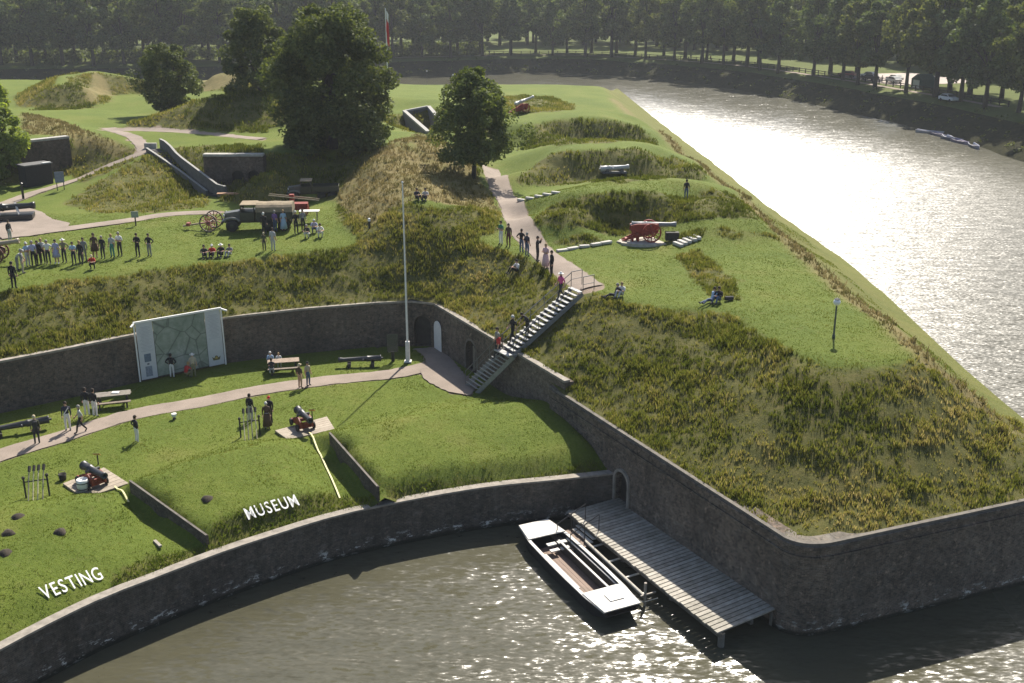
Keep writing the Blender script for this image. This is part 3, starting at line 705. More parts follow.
# ------------------------------------------------------------------ map board on the back wall
bl, brr = P(139.5,381.5,2.72), P(226,364,2.72)
db = (brr-bl); W = db.length; db.normalize(); nb = right(db)
t = empty('map_board', bl, math.atan2(db.y, db.x), 'huge aerial map board between two pale text panels on the back wall', 'map board')
Hb = 3.95
def bp(x, z, o=0.0): return Vector((x, -o+0.02*z, z))     # board leans back on the wall
def slab(x0, x1, z0, z1, o, th): return MB().prism([bp(x0,z0,o), bp(x1,z0,o), bp(x1,z1,o), bp(x0,z1,o)], (0, th, 0))
def map_mat():
    m, nt, b = newmat('aerial_map'); v = objco(nt)
    n1 = noisen(nt, 0.55, 6, 0.7, v, 0.8); n2 = noisen(nt, 2.2, 5, 0.7, v)
    vo = nt.nodes.new('ShaderNodeTexVoronoi'); vo.feature = 'DISTANCE_TO_EDGE'; vo.inputs['Scale'].default_value = 0.75; L(nt, v, vo.inputs['Vector'])
    c = ramp(nt, n1, [(0.3, (0.10,0.15,0.11)), (0.5, (0.22,0.27,0.22)), (0.7, (0.40,0.42,0.39))])
    c = mixc(nt, 0.35, c, ramp(nt, n2, [(0.3, (0.08,0.11,0.085)), (0.7, (0.42,0.43,0.40))]))
    c = mixc(nt, ramp(nt, vo.outputs[0], [(0.0, (0.7,)*3), (0.035, (0,0,0))]), c, (0.035,0.045,0.045))
    L(nt, c, b.inputs['Base Color']); b.inputs['Roughness'].default_value = 0.5; return m
slab(.212*W, .795*W, 0.12, Hb, 0.06, 0.05).build('map_panel', map_mat(), t)
PAN = simple('pale_panel', (0.50,0.51,0.53), 0.5, 0.05, 3)
GREYTXT = simple('grey_print', (0.36,0.38,0.42), 0.6, 0.1)
for k, (x0, x1, nm) in enumerate(((.025*W, .205*W, 'left'), (.80*W, .98*W, 'right'))):
    pnl = slab(x0, x1, 0.08, Hb, 0.08, 0.05).build('text_panel', PAN, t)
    pnl['label'] = 'pale text panel with a small dark picture' if k == 0 else 'pale text panel with a crown emblem'
    xm = (x0+x1)/2; tx = MB()
    for j in range(18):
        z = Hb-0.35-j*0.095; wv = (x1-x0)*0.36*(0.8+0.2*math.sin(j*2.3)); tx.prism([bp(xm-wv,z,.084), bp(xm+wv,z,.084), bp(xm+wv,z+.03,.084), bp(xm-wv,z+.03,.084)], (0,-0.003,0))
    tx.build('text_block', GREYTXT, pnl)
    if k == 0:
        for z0, z1, cc in ((1.25, 1.8, (0.10,0.14,0.20)), (0.25, 0.95, (0.20,0.23,0.28))):
            MB().prism([bp(xm-.22,z0,.084), bp(xm+.22,z0,.084), bp(xm+.22,z1,.084), bp(xm-.22,z1,.084)], (0,-0.004,0)).build('picture', simple('print%.2f' % z0, cc, 0.5, 0.3, 9), pnl)
        MB().prism([bp(xm-.07,1.05,.084), bp(xm+.07,1.05,.084), bp(xm+.07,1.15,.084), bp(xm-.07,1.15,.084)], (0,-0.004,0)).build('picture', simple('print_dark', (0.08,0.09,0.12)), pnl)
    else:
        cr = [(-.30,.72),(-.22,.45),(.22,.45),(.30,.72),(.15,.60),(.06,.76),(-.06,.76),(-.15,.60)]
        MB().prism([bp(xm+a, z, .084) for a, z in cr], (0,-0.006,0)).build('emblem', simple('crown_print', (0.10,0.085,0.03), 0.5, 0.3, 5), pnl)
        MB().prism([bp(xm+a*.35, z*.5+.32, .091) for a, z in cr], (0,-0.004,0)).build('emblem', simple('crown_gold', (0.45,0.33,0.08), 0.5, 0.1), pnl)
fr = MB(); fr.bar(bp(0,Hb+.05,.07), bp(W,Hb+.05,.07), 0.12, 0.12); fr.bar(bp(0.03,0,.07), bp(0.03,Hb,.07), 0.08, 0.08); fr.bar(bp(W-.03,0,.07), bp(W-.03,Hb,.07), 0.08, 0.08)
fr.build('frame', WHITE, t)
for x, dx in ((0.05, -0.35), (W-.05, 0.25)): MB().bar(bp(x,Hb+.02,0.1), bp(x+dx,Hb-.05,.55), 0.09, 0.09).build('lamp_arm', WHITE, t)
# ------------------------------------------------------------------ metal staircase
def stair():
    A = P(471,388.5,2.62); Bp = P(508,351.5,5.82); Cp = P(577,289.5,8.92)
    d = Vector((Bp.x-A.x, Bp.y-A.y, 0)); 
    t = empty('metal_staircase', A, 0, 'grey metal staircase climbing over the brick wall to the rampart path', 'staircase')
    TR = simple('stair_tread', (0.33,0.325,0.31), 0.6, 0.2, 5); ST = simple('stair_steel', (0.20,0.20,0.195), 0.5, 0.2, 5)
    def flight(a, b, n, wdt):
        a = a-A; b = b-A; dd = b-a; h = Vector((dd.x, dd.y, 0)); run = h.length; h.normalize(); s = dF.copy()
        for i in range(n):
            f = (i+0.5)/n; p = a+dd*f; p.z = a.z+dd.z*(i+1)/n-0.02
            MB().prism([p-h*run/n*.46-s*wdt/2, p+h*run/n*.46-s*wdt/2, p+h*run/n*.46+s*wdt/2, p-h*run/n*.46+s*wdt/2], (0,0,0.05)).build('step', TR, t)
        for sg in (-1, 1):
            MB().bar(a+s*sg*(wdt/2+.03)-Vector((0,0,.12)), b+s*sg*(wdt/2+.03)-Vector((0,0,.12)), 0.05, 0.28).build('stringer', ST, t)
        return a, b, h, s
    a, b, h, s = flight(A, Bp, 13, 1.45)
    def rail(a, b, off, h0=0.95, posts=4):
        m = MB(); m.tube([a+off+Vector((0,0,h0)), b+off+Vector((0,0,h0))], 0.028, 6); m.tube([a+off+Vector((0,0,h0*.5)), b+off+Vector((0,0,h0*.5))], 0.02, 6)
        for i in range(posts):
            p = a.lerp(b, i/(posts-1))+off; m.tube([p, p+Vector((0,0,h0))], 0.025, 6)
        m.build('handrail', RAILMETAL, t)
    rail(a, b, -s*0.78)
    a, b, h, s = flight(Bp, Cp, 17, 1.35)
    MB().box((a+h*-0.1), (0.9, 1.5, 0.06), math.atan2(h.y, h.x)).build('landing', TR, t)
    rail(a, b, -s*0.72, posts=6); rail(a, a.lerp(b, 0.35), s*0.72, posts=3); rail(b, b+h*0.9, s*0.72, 1.0, 2); rail(b, b+h*0.9, -s*0.72, 1.0, 2)
    return t
stair()
# ------------------------------------------------------------------ jetty
J = [P(568,512,0.95), P(618,497.5,0.95), P(784,606,0.95), P(719,633,0.95)]
def wood_mat(name, lo, hi, axis_scale, sc=1.0, rough=0.75):
    m, nt, b = newmat(name); v = objco(nt, axis_scale); f = noisen(nt, 3.0*sc, 6, 0.7, v); g = noisen(nt, 0.5, 3, 0.6, objco(nt))
    oi = nt.nodes.new('ShaderNodeAttribute'); oi.attribute_name = 'tone'
    c = mixc(nt, 0.4, ramp(nt, f, [(0.3, lo), (0.7, hi)]), ramp(nt, oi.outputs['Fac'], [(0.0, lo), (1.0, hi)]))
    c = mixc(nt, ramp(nt, g, [(0.5, (0,0,0)), (0.75, (0.5,)*3)]), c, (0.09,0.085,0.05))
    L(nt, c, b.inputs['Base Color']); b.inputs['Roughness'].default_value = rough; bump(nt, b, f, 0.3, 0.02); return m
def set_tone(o, per):
    me = o.data; a = me.attributes.new('tone', 'FLOAT', 'POINT'); n = len(me.vertices); r = random.Random(3)
    vals = []
    for i in range(0, n, per): vals += [r.random()]*min(per, n-i)
    a.data.foreach_set('value', vals)
t = empty('jetty', (J[0]+J[2])/2*1.0-Vector((0,0,0.95)), 0, 'long weathered plank jetty along the tall brick moat wall', 'jetty')
o0 = Vector(t.location); q = [p-o0 for p in J]
dk = MB(); NP = 46
for i in range(NP):
    f0, f1 = i/NP, (i+0.80)/NP
    e = [q[0].lerp(q[3], f0), q[1].lerp(q[2], f0), q[1].lerp(q[2], f1), q[0].lerp(q[3], f1)]
    j = random.uniform(-.03, .03); dd = (e[1]-e[0]).normalized(); e[0] = e[0]-dd*(0.05+j); e[3] = e[3]-dd*(0.05+j)
    dk.prism([p-Vector((0,0,0.07-random.uniform(0,.008))) for p in e], (0,0,0.07))
dko = dk.build('deck', wood_mat('jetty_planks', (0.15,0.135,0.105), (0.47,0.435,0.37), (1,1,1), 1.0), t, recalc=True); set_tone(dko, 8)
BEAM = simple('wet_timber', (0.10,0.09,0.075), 0.7, 0.4, 3)
for f in (0.03, 0.5, 0.95): MB().bar(q[0].lerp(q[1], f)-Vector((0,0,.17)), q[3].lerp(q[2], f)-Vector((0,0,.17)), 0.16, 0.2).build('beam', BEAM, t)
for i in range(7):
    for f in ((0.10, 0.9) if i in (0, 6) else (0.2,) if i in (2, 4) else ()):
        p = q[0].lerp(q[3], 0.02+0.96*i/6).lerp(q[1].lerp(q[2], 0.02+0.96*i/6), f); MB().tube([p+Vector((0,0,-1.8)), p+Vector((0,0,-.28))], 0.15, 10).build('pile', simple('pale_pile', (0.15,0.14,0.12), 0.8, 0.3, 3), t)
# landing steps between jetty and ferry
dJ = (J[3]-J[0]); dJ.z = 0; dJ.normalize(); sJ = right(dJ)         # sJ: towards the open water
lp = P(570.5,540,0.35); t = empty('landing_steps', (lp.x, lp.y, 0), math.atan2(dJ.y, dJ.x), 'small wooden landing with steps and thin handrails between jetty and ferry', 'steps')
MB().box((0,0,0.32), (2.0,1.3,0.08)).build('platform', simple('brown_deck', (0.22,0.16,0.12), 0.8, 0.3, 4), t)
for k in range(3): MB().box((0.1, 0.66+k*0.22, 0.48+k*0.16), (1.7,0.24,0.05)).build('step', simple('pale_tread', (0.50,0.47,0.41), 0.8, 0.2), t)
for x in (-0.6, 0.72):
    m = MB(); m.tube([(x,-.45,.3), (x,-.45,1.1), (x,1.25,1.85), (x,1.25,.95)], 0.03, 6); m.tube([(x,.4,.4), (x,.4,1.46)], 0.028, 6); m.build('handrail', BLACKIRON, t)
for x in (-.65, .65): MB().tube([(x,-.4,-1.2), (x,-.4,.28)], 0.07, 8).build('post', BEAM, t)
# mooring boom with struts
a, b = P(585,541,0.45), P(645,597,0.45)
t = empty('mooring_boom', (a.x, a.y, 0), 0, 'pale floating boom beside the ferry with short cross struts', 'mooring boom')
A0 = Vector(t.location); MB().tube([a-A0, b-A0], 0.085, 8).build('pole', simple('boom_grey', (0.42,0.39,0.33), 0.7, 0.25), t)
for f in (0.12, 0.40, 0.68): MB().bar((a-A0).lerp(b-A0, f), (a-A0).lerp(b-A0, f)-sJ*0.95+Vector((0,0,.02)), 0.09, 0.06).build('strut', simple('pale_tread', (0.5,0.47,0.41)), t)
m = MB(); p = b-A0; m.tube([p+Vector((0,0,-1.4)), p+Vector((0,0,.75))], 0.07, 8); m.bar(p-sJ*.6+Vector((0,0,.1)), p+sJ*.25+Vector((0,0,.1)), .07, .07); m.build('mooring_post', simple('grey_wood', (0.25,0.22,0.18)), t)
# ------------------------------------------------------------------ ferry punt
b0, b1, s1, s0 = P(521.5,526,0.72), P(546,520.5,0.72), P(643,602,0.72), P(601,614,0.72)
mid0 = (b0+b1)/2; mid1 = (s0+s1)/2; LN = (mid1-mid0).length; d = (mid1-mid0); ang = math.atan2(d.y, d.x)
ctr = (mid0+mid1)/2
t = empty('ferry_punt', (ctr.x, ctr.y, 0), ang, 'flat black ferry punt with white end decks moored beside the jetty', 'boat')
h = LN/2; bw_ = 0.82; mw = 1.08      # half widths at the ends / amidships
HULL = simple('black_hull', (0.018,0.018,0.02), 0.45, 0.3, 4); BW = simple('boat_white', (0.45,0.435,0.40), 0.55, 0.22, 2.5)
xs = [-h, -h*0.62, -h*0.2, h*0.25, h*0.66, h]; ws = [bw_, mw, mw*1.04, mw*1.04, mw, bw_+.1]; zk = [0.45, -0.25, -0.3, -0.3, -0.25, 0.42]
hv = []; hf = []
for x, wd, z in zip(xs, ws, zk):
    hv += [(x,-wd,0.68), (x,-wd*0.9,z), (x,wd*0.9,z), (x,wd,0.68), (x,wd-.07,0.68), (x,wd*.9-.07,max(z+.06,0.02)), (x,-wd*.9+.07,max(z+.06,0.02)), (x,-wd+.07,0.68)]
for i in range(5):
    for k in range(8): hf.append((i*8+k, i*8+(k+1) % 8, (i+1)*8+(k+1) % 8, (i+1)*8+k))
hf += [tuple(range(8))[::-1], tuple(range(40, 48))]
MB().add(hv, hf).build('hull', HULL, t)
for sg in (-1, 1):
    m = MB()
    for i in range(5): m.bar((xs[i], sg*(ws[i]-.04), .70), (xs[i+1], sg*(ws[i+1]-.04), .70), .17, .05)
    m.build('gunwale', BW, t)
def deckpoly(x0, w0, x1, w1, z, th): return MB().prism([(x0,-w0,z), (x1,-w1,z), (x1,w1,z), (x0,w0,z)], (0,0,th))
deckpoly(-h-.05, bw_+.03, -h*0.66, mw-.02, 0.725, 0.05).build('bow_deck', BW, t)
sd = deckpoly(h*0.60, mw, h+.05, bw_+.13, 0.725, 0.05).build('stern_deck', BW, t)
MB().box((h*0.80, 0.10, 0.80), (0.62,0.72,0.04)).build('hatch', simple('hatch_grey', (0.55,0.53,0.49), 0.5, 0.1), sd)
fl = MB()
for i in range(9): fl.box((-h*0.02, -0.80+i*0.2, 0.10), (h*1.25, 0.185, 0.04))
fo = fl.build('floor', wood_mat('boat_floor', (0.14,0.09,0.065), (0.26,0.18,0.135), (0.4,2,1)), t); set_tone(fo, 8)
bn = MB(); bn.box((0.0, 0.46, 0.33), (h*1.12, 0.07, 0.44)); bn.box((0.0, 0.92, 0.33), (h*1.12, 0.07, 0.44)); bn.box((h*0.555, 0.69, 0.33), (0.07,0.5,0.44)); bn.box((-h*0.555, 0.69, 0.33), (0.07,0.5,0.44))
be = bn.build('bench', simple('bench_dark', (0.05,0.045,0.04), 0.6, 0.2), t)
bt = MB(); bt.box((0, 0.46, 0.575), (h*1.14, 0.11, 0.05)); bt.box((0, 0.93, 0.575), (h*1.14, 0.07, 0.05)); bt.box((h*0.56, 0.69, 0.576), (0.17,0.58,0.05)); bt.build('seat_rim', BW, be)
MB().box((-h*0.02, -0.72, 0.36), (h*0.78, 0.22, 0.06)).build('side_seat', BW, t)
for k in range(2):
    for y in (-0.05, 0.55): MB().box((-h*0.53+k*0.36, y, 0.55-k*0.16), (0.26,0.5,0.06)).build('step', BW, t)
m = MB(); m.tube([(h*.9,.85,.78),(h*.95,1.3,.55),(h*1.05,1.75,.9)], .02, 5); m.build('mooring_rope', simple('rope', (0.4,0.38,0.33)), t)
# ------------------------------------------------------------------ lettering on the lawn
LETTER = simple('letter_white', (0.80,0.79,0.75), 0.5, 0.05)
def word(txt, a, b, label, hgt):
    A_, B_ = at(*a), at(*b); d = B_-A_; Ln = d.length; d.normalize(); up = Vector((d.y*0.55, -d.x*-0.55*-1, 0)); n = right(d)
    t = empty('letter_sign', A_, math.atan2(d.y, d.x), label, 'lettering', 'white words standing on the lawn')
    cu = bpy.data.curves.new('letter', 'FONT'); wid = []
    for ch in txt:
        cu.body = ch; ob = link('letter', cu); bpy.context.view_layer.update(); wid.append(max(ob.dimensions.x, 0.12)); bpy.data.objects.remove(ob)
    sc = hgt/0.69; sx = min(1, 0.76*Ln/(sum(wid)*sc)); wid = [w_*sx for w_ in wid]; gap = (Ln-sum(wid)*sc)/(len(txt)-1); x = 0
    for ch, wd in zip(txt, wid):
        cu = bpy.data.curves.new('letter', 'FONT'); cu.body = ch; cu.size = sc; cu.extrude = 0.015; cu.offset = 0.004; cu.resolution_u = 4
        ob = link('letter_tmp', cu); bpy.context.view_layer.update()
        dg = bpy.context.evaluated_depsgraph_get(); me = bpy.data.meshes.new_from_object(ob.evaluated_get(dg)); x0 = min(v.co.x for v in me.vertices); bpy.data.objects.remove(ob)
        me.materials.clear(); me.materials.append(LETTER)
        o = link('letter', me, t); p = A_+d*(x+wd*sc/2); zg = ground(p.x, p.y)
        uu = Vector((-d.y, d.x)); h0 = max(ground(p.x-uu.x*.05, p.y-uu.y*.05), zg); h1 = max(ground(p.x+uu.x*k_, p.y+uu.y*k_)-(k_-.55)*.0 for k_ in (.35,.55,.7)); pit = R(34); lift = max([0]+[ground(p.x+uu.x*k_, p.y+uu.y*k_)-h0-k_*math.tan(pit) for k_ in (.15,.3,.45,.6)]); o.location = (x-x0*sx, 0, h0-A_.z+0.07+lift); o.rotation_euler = (pit, 0, 0); o.scale = (sx, 1, 1)
        x += wd*sc+gap
word('VESTING', (45,601), (104,580), 'white standing letters reading VESTING on the grass', 0.66)
word('MUSEUM', (249,525), (300,510), 'white standing letters reading MUSEUM on the grass', 0.66)
# ------------------------------------------------------------------ flagpole and perspex stand
p = at(408,362); t = empty('flagpole', p, 0, 'tall white flagpole with a thick base by the back wall', 'flagpole')
MB().tube([(0,0,1.3), (0,0,6), (0,0,12.4)], [0.075,0.055,0.035], 10).build('pole', WHITE, t)
bs = MB(); bs.box((0,0,0.75), (0.28,0.28,1.5)); bs.box((0,0,0.05), (0.5,0.5,0.1)); bs.build('base', simple('base_white', (0.62,0.61,0.58), 0.6, 0.15), t, bevel=0.015)
MB().lathe([(0.02,12.4),(0.07,12.45),(0.07,12.52),(0.02,12.58)], 10).build('finial', WHITE, t)
MB().tube([(0.09,0,1.4), (0.07,0.02,12.3)], 0.008, 4).build('halyard', simple('rope', (0.4,0.38,0.33)), t)
p = at(393,361); t = empty('information_stand', p, 0.2, 'dark glass information stand on a post left of the flagpole', 'information stand')
MB().box((0,0,0.35), (0.22,0.12,0.7)).build('post', BLACKIRON, t)
gm, gnt, gb = newmat('smoked_panel'); gb.inputs['Base Color'].default_value = (0.06,0.07,0.07,1); gb.inputs['Roughness'].default_value = 0.2; gb.inputs['Alpha'].default_value = 0.55
MB().box((0,0,1.3), (0.75,0.03,1.3)).build('panel', gm, t)
# ------------------------------------------------------------------ far bank
BANK = [Vector(v) for v in ((-420,296,0),(-240,300,0),(-130,303,0))]+[P(x, y, 0) for x, y in ((330,79),(410,75.5),(500,73),(560,72.5),(620,76),(700,83.5),(780,97.5),(850,112.5),(930,131),(990,150),(1024,162))]+[Vector(v) for v in ((90,140,0),(106,80,0),(125,0,0),(140,-80,0))]
BANK = spline(BANK, 6.0)
FARZ = 4.2
def far_mat():
    m, nt, b = newmat('far_grass'); v = objco(nt)
    f = noisen(nt, 0.5, 5, 0.7, v); g = noisen(nt, 0.03, 3, 0.5, v)
    c = mixc(nt, 0.5, ramp(nt, f, [(0.3, (0.05,0.07,0.018)), (0.7, (0.11,0.125,0.035))]), ramp(nt, g, [(0.35, (0.07,0.10,0.02)), (0.65, (0.13,0.15,0.045))]))
    L(nt, c, b.inputs['Base Color']); b.inputs['Roughness'].default_value = 0.95; b.inputs['Specular IOR Level'].default_value = 0.1
    return m
def bankmat():
    m, nt, b = newmat('bank_scrub'); v = objco(nt); f = noisen(nt, 0.9, 6, 0.75, v)
    L(nt, ramp(nt, f, [(0.3, (0.020,0.023,0.012)), (0.7, (0.065,0.062,0.030))]), b.inputs['Base Color']); b.inputs['Roughness'].default_value = 1.0; b.inputs['Specular IOR Level'].default_value = 0.05
    bump(nt, b, f, 1.0, 0.6); return m
nsB = norms([v.copy() for v in BANK]); vs = []; fs = []; ms = []
offs = [(0.6, -0.6), (0.0, 0.10), (-3.0, 1.5), (-8.0, 3.4), (-12.0, FARZ), (-20, FARZ+.05), (-45, FARZ+.1)]
BTOP = []
for p, n in zip(BANK, nsB):
    q0 = p-n*12; BTOP.append(Vector((q0.x, q0.y, FARZ)))
    for j, (o, z) in enumerate(offs):
        q = p+n*o; vs.append((q.x, q.y, z+(0.35*noise.noise((q.x*.2, q.y*.2, j)) if 1 < j < 4 else 0)))
    c = Vector((-40, 90, 0)); r = (p-c); r.z = 0; r.normalize(); q = p-n*45+r*180; vs.append((q.x, q.y, FARZ+1)); q = p-n*45+r*6000; vs.append((q.x, q.y, FARZ+4))
K = len(offs)+2
for i in range(len(BANK)-1):
    for k in range(K-1):
        fs.append((i*K+k, i*K+k+1, (i+1)*K+k+1, (i+1)*K+k)); ms.append(0 if k < 3 else 1)
mb = MB(); mb.v = vs; mb.f = fs; mb.m = ms
fo = mb.build('far_ground', [bankmat(), far_mat()], None, True, False)
bm = bmesh.new(); bm.from_mesh(fo.data)
for f in bm.faces:
    if f.normal.z < 0: f.normal_flip()
bm.to_mesh(fo.data); bm.free(); tag(fo, kind='structure')
# ------------------------------------------------------------------ trees
def leaf_mat(name, lo, hi, trans=0.3, tcol=None):
    m = bpy.data.materials.new(name); m.use_nodes = True; nt = m.node_tree; nt.nodes.clear()
    out = nt.nodes.new('ShaderNodeOutputMaterial'); a = nt.nodes.new('ShaderNodeAttribute'); a.attribute_name = 'tone'
    col = ramp(nt, a.outputs['Fac'], [(0.0, lo), (1.0, hi)])
    d = nt.nodes.new('ShaderNodeBsdfDiffuse'); L(nt, col, d.inputs[0])
    tr = nt.nodes.new('ShaderNodeBsdfTranslucent'); L(nt, mixc(nt, 1.0, col, tcol or (1.3,1.25,0.7), 'MULTIPLY'), tr.inputs[0])
    mx = nt.nodes.new('ShaderNodeMixShader'); mx.inputs[0].default_value = trans; L(nt, d.outputs[0], mx.inputs[1]); L(nt, tr.outputs[0], mx.inputs[2])
    gl = nt.nodes.new('ShaderNodeBsdfGlossy'); gl.inputs['Roughness'].default_value = 0.65; gl.inputs[0].default_value = (1,1,1,1)
    m2 = nt.nodes.new('ShaderNodeMixShader'); m2.inputs[0].default_value = 0.025; L(nt, mx.outputs[0], m2.inputs[1]); L(nt, gl.outputs[0], m2.inputs[2])
    L(nt, m2.outputs[0], out.inputs[0]); return m
LEAF_DARK = leaf_mat('leaves_dark', (0.040,0.062,0.016), (0.155,0.185,0.050), 0.38)
LEAF_MID = leaf_mat('leaves_mid', (0.046,0.075,0.015), (0.17,0.21,0.05), 0.40)
LEAF_LIGHT = leaf_mat('leaves_light', (0.11,0.17,0.025), (0.30,0.36,0.075), 0.55)
LEAF_FAR = [leaf_mat('leaves_far%d' % i, lo, hi, 0.38) for i, (lo, hi) in enumerate((((0.042,0.066,0.014), (0.18,0.22,0.055)), ((0.052,0.072,0.014), (0.21,0.235,0.058)), ((0.042,0.070,0.020), (0.17,0.22,0.065))))]
BARK = simple('bark', (0.055,0.047,0.038), 0.95, 0.4, 3, bmp=0.5)
def leaves(centres, radii, n, size, rng, squash=0.85):
    """leaf-sized quads scattered through clumps: returns verts, faces count, tone"""
    k = rng.integers(0, len(centres), n); C = np.array(centres)[k]; Rr = np.array(radii)[k]
    u = rng.normal(size=(n, 3)); u /= np.linalg.norm(u, axis=1)[:, None]
    rad = rng.uniform(0.25, 1.0, n)**0.45
    pos = C+u*(Rr*rad)[:, None]*np.array([1, 1, squash])
    nrm = u*0.7+rng.normal(size=(n, 3))*0.75+np.array([0, 0, 0.35]); nrm /= np.linalg.norm(nrm, axis=1)[:, None]
    t = np.cross(nrm, rng.normal(size=(n, 3))); t /= np.linalg.norm(t, axis=1)[:, None]; b = np.cross(nrm, t)
    s = size*rng.uniform(0.6, 1.35, n)[:, None]
    V = np.stack([pos-t*s*0.5, pos+b*s*0.32-t*s*0.05, pos+t*s*0.5, pos-b*s*0.32+t*s*0.05], 1).reshape(-1, 3)
    tone = np.repeat(np.clip(rng.normal(0.45, 0.22, n)+0.25*(rng.random(len(centres))[k]-0.5), 0, 1), 4)
    return V, tone
def leaf_mesh(name, V, tone, mat):
    n = len(V)//4; me = bpy.data.meshes.new(name)
    me.vertices.add(4*n); me.vertices.foreach_set('co', V.astype(np.float32).ravel())
    me.loops.add(4*n); me.loops.foreach_set('vertex_index', np.arange(4*n, dtype=np.int32))
    me.polygons.add(n); me.polygons.foreach_set('loop_start', np.arange(0, 4*n, 4, dtype=np.int32))
    a = me.attributes.new('tone', 'FLOAT', 'POINT'); a.data.foreach_set('value', tone.astype(np.float32))
    me.materials.append(mat); me.update(); me.validate(); return me
def crown_shape(rng, w, h, z0, nclump, shape='round', jitter=0.16):
    """clump centres over an uneven crown: w width, from z0 up to h"""
    cs, rs = [], []
    H = h-z0
    while len(cs) < nclump:
        f = rng.uniform(0.02, 0.98); a = rng.uniform(0, 2*math.pi)
        if shape == 'round': prof = math.sqrt(max(0.02, 1-(2*f-1.0)**2))
        elif shape == 'cone': prof = min(1.0, 0.55+1.6*f)*math.sqrt(max(0.02, 1-f))*1.12
        elif shape == 'tall': prof = min(1.0, 0.55+1.5*f)*math.sqrt(max(0.03, 1-max(0, f-0.35)**2/0.43))
        lump = 1+(0.09 if shape == 'round' else 0.2)*math.sin(a*2+f*5)+jitter*(0.5 if shape == 'round' else 1)*rng.normal()
        r = w/2*prof*lump*rng.uniform(0.45, 0.92)
        cr = w*rng.uniform(0.075, 0.15)*(0.6+0.4*prof)
        cs.append((r*math.cos(a), r*math.sin(a), z0+H*f)); rs.append(cr)
    return cs, rs
def trunk_mesh(h, r, rng, limbs, n=8):
    m = MB(); pts = []; x = y = 0
    for i in range(6):
        pts.append((x, y, h*i/5-0.3*(i == 0))); x += rng.normal()*0.06*r*4; y += rng.normal()*0.06*r*4
    m.tube(pts, [r*1.35, r, r*0.85, r*0.7, r*0.5, r*0.22], n)
    for c in limbs:
        k = rng.integers(2, 5); a = Vector(pts[k]); e = Vector(c); mid = a.lerp(e, 0.5)+Vector((0,0,0.25*(e-a).length*0.3))
        m.tube([a, mid, e], [r*0.38, r*0.24, r*0.06], 5)
    return m
def make_tree(name, loc, w, h, z0, nclump, nleaf, size, lmat, seed, label, cat='tree', group=None, shape='round', trunk_r=0.3, squash=0.85, rz=0):
    rng = np.random.default_rng(seed); t = empty(name, loc, rz, label, cat, group)
    cs, rs = crown_shape(rng, w, h, z0, nclump, shape)
    trunk_mesh(z0+(h-z0)*0.75, trunk_r, rng, [cs[i] for i in range(0, len(cs), max(1, len(cs)//12))]).build('trunk', BARK, t, True)
    V, tone = leaves(cs, rs, nleaf, size, rng, squash); link('crown', leaf_mesh('crown', V, tone, lmat), t)
    return t
# the trees on the fortress
make_tree('broad_tree', Vector((-17.6,109.5,9.0)), 12.3, 16.2, 0.8, 210, 70000, 0.33, LEAF_DARK, 11, 'big dark dense tree behind the army trucks, largest on the fort', shape='round', trunk_r=0.45)
p = at(473.5,178); hh = 10.4
make_tree('young_tree', p, 8.8, 9.4, 1.9, 130, 32000, 0.25, LEAF_MID, 12, 'small leafy tree with a bare trunk beside the gravel rampart path', shape='cone', trunk_r=0.18)
make_tree('round_tree', P(172,116,11.3), 7.6, 8.6, 0.6, 130, 28000, 0.27, LEAF_DARK, 13, 'round dark tree standing alone by the far left path', trunk_r=0.25)
make_tree('broad_tree', P(262,118,11.8), 8.0, 12.9, 0.9, 120, 28000, 0.33, LEAF_DARK, 14, 'dark tree standing just behind and left of the biggest tree', trunk_r=0.35)
make_tree('pale_tree', P(2,183,8.8), 6.6, 9.4, 0.7, 80, 24000, 0.28, LEAF_LIGHT, 15, 'bright yellow green tree at the left edge beside the bunker', shape='round', trunk_r=0.2)
# rows beyond the moat
FAR = []
rf = random.Random(5)
for i in range(6):
    w = [11.5,10.5,12.5,11,12,10][i]; h = [22,20.5,23,21,22.5,19.5][i]
    rng = np.random.default_rng(100+i); cs, rs = crown_shape(rng, w*1.12, h, 3.6+0.4*i, 80, 'tall', 0.2)
    tm = trunk_mesh(h*0.8, 0.42, rng, [cs[k] for k in range(0, 80, 8)], 7)
    V, tone = leaves(cs, rs, 9000, 0.75, rng)
    FAR.append((tm, leaf_mesh('crown', V, tone, LEAF_FAR[i % 3])))
TMESH = {}
def far_tree(i, loc, sc, rz, label, group):
    tm, cm = FAR[i]; t = empty('bank_tree', loc, rz, label, 'tree', group); t.scale = (sc, sc, sc*rf.uniform(.94, 1.06))
    if i not in TMESH: TMESH[i] = tm.build('trunk', BARK, t, True).data
    else: link('trunk', TMESH[i], t)
    link('crown', cm, t); return t
def along(line, s):
    acc = 0
    for a, b in zip(line[:-1], line[1:]):
        l = (b-a).length
        if acc+l >= s: return a.lerp(b, (s-acc)/l)
        acc += l
    return line[-1]
GL1 = 'tall trees in the front row along the far bank'; GL2 = 'trees of the wood behind the far bank'
LB1 = 'tall dark tree in the front row along the far bank'; LB2 = 'dark woodland tree standing behind the row on the far bank'
NB = [v.copy() for v in norms([v.copy() for v in BTOP])]
tot = sum((b-a).length for a, b in zip(BTOP[:-1], BTOP[1:]))
s = 20.0
while s < tot-60:
    q = along(BTOP, s); u, v_ = proj(q.x, q.y, FARZ)
    if -60 < u < 1120 and q.y > 60:
        far_tree(rf.randrange(6), (q.x+rf.uniform(-1.2,1.2), q.y+rf.uniform(-1.2,1.2), FARZ-.1), rf.uniform(.76,1.16), rf.uniform(0,6.28), LB1, GL1)
    s += rf.uniform(7.0, 13.5) if q.x > -40 else rf.uniform(6.5, 9.5)
cen = Vector((-40, 90, 0))
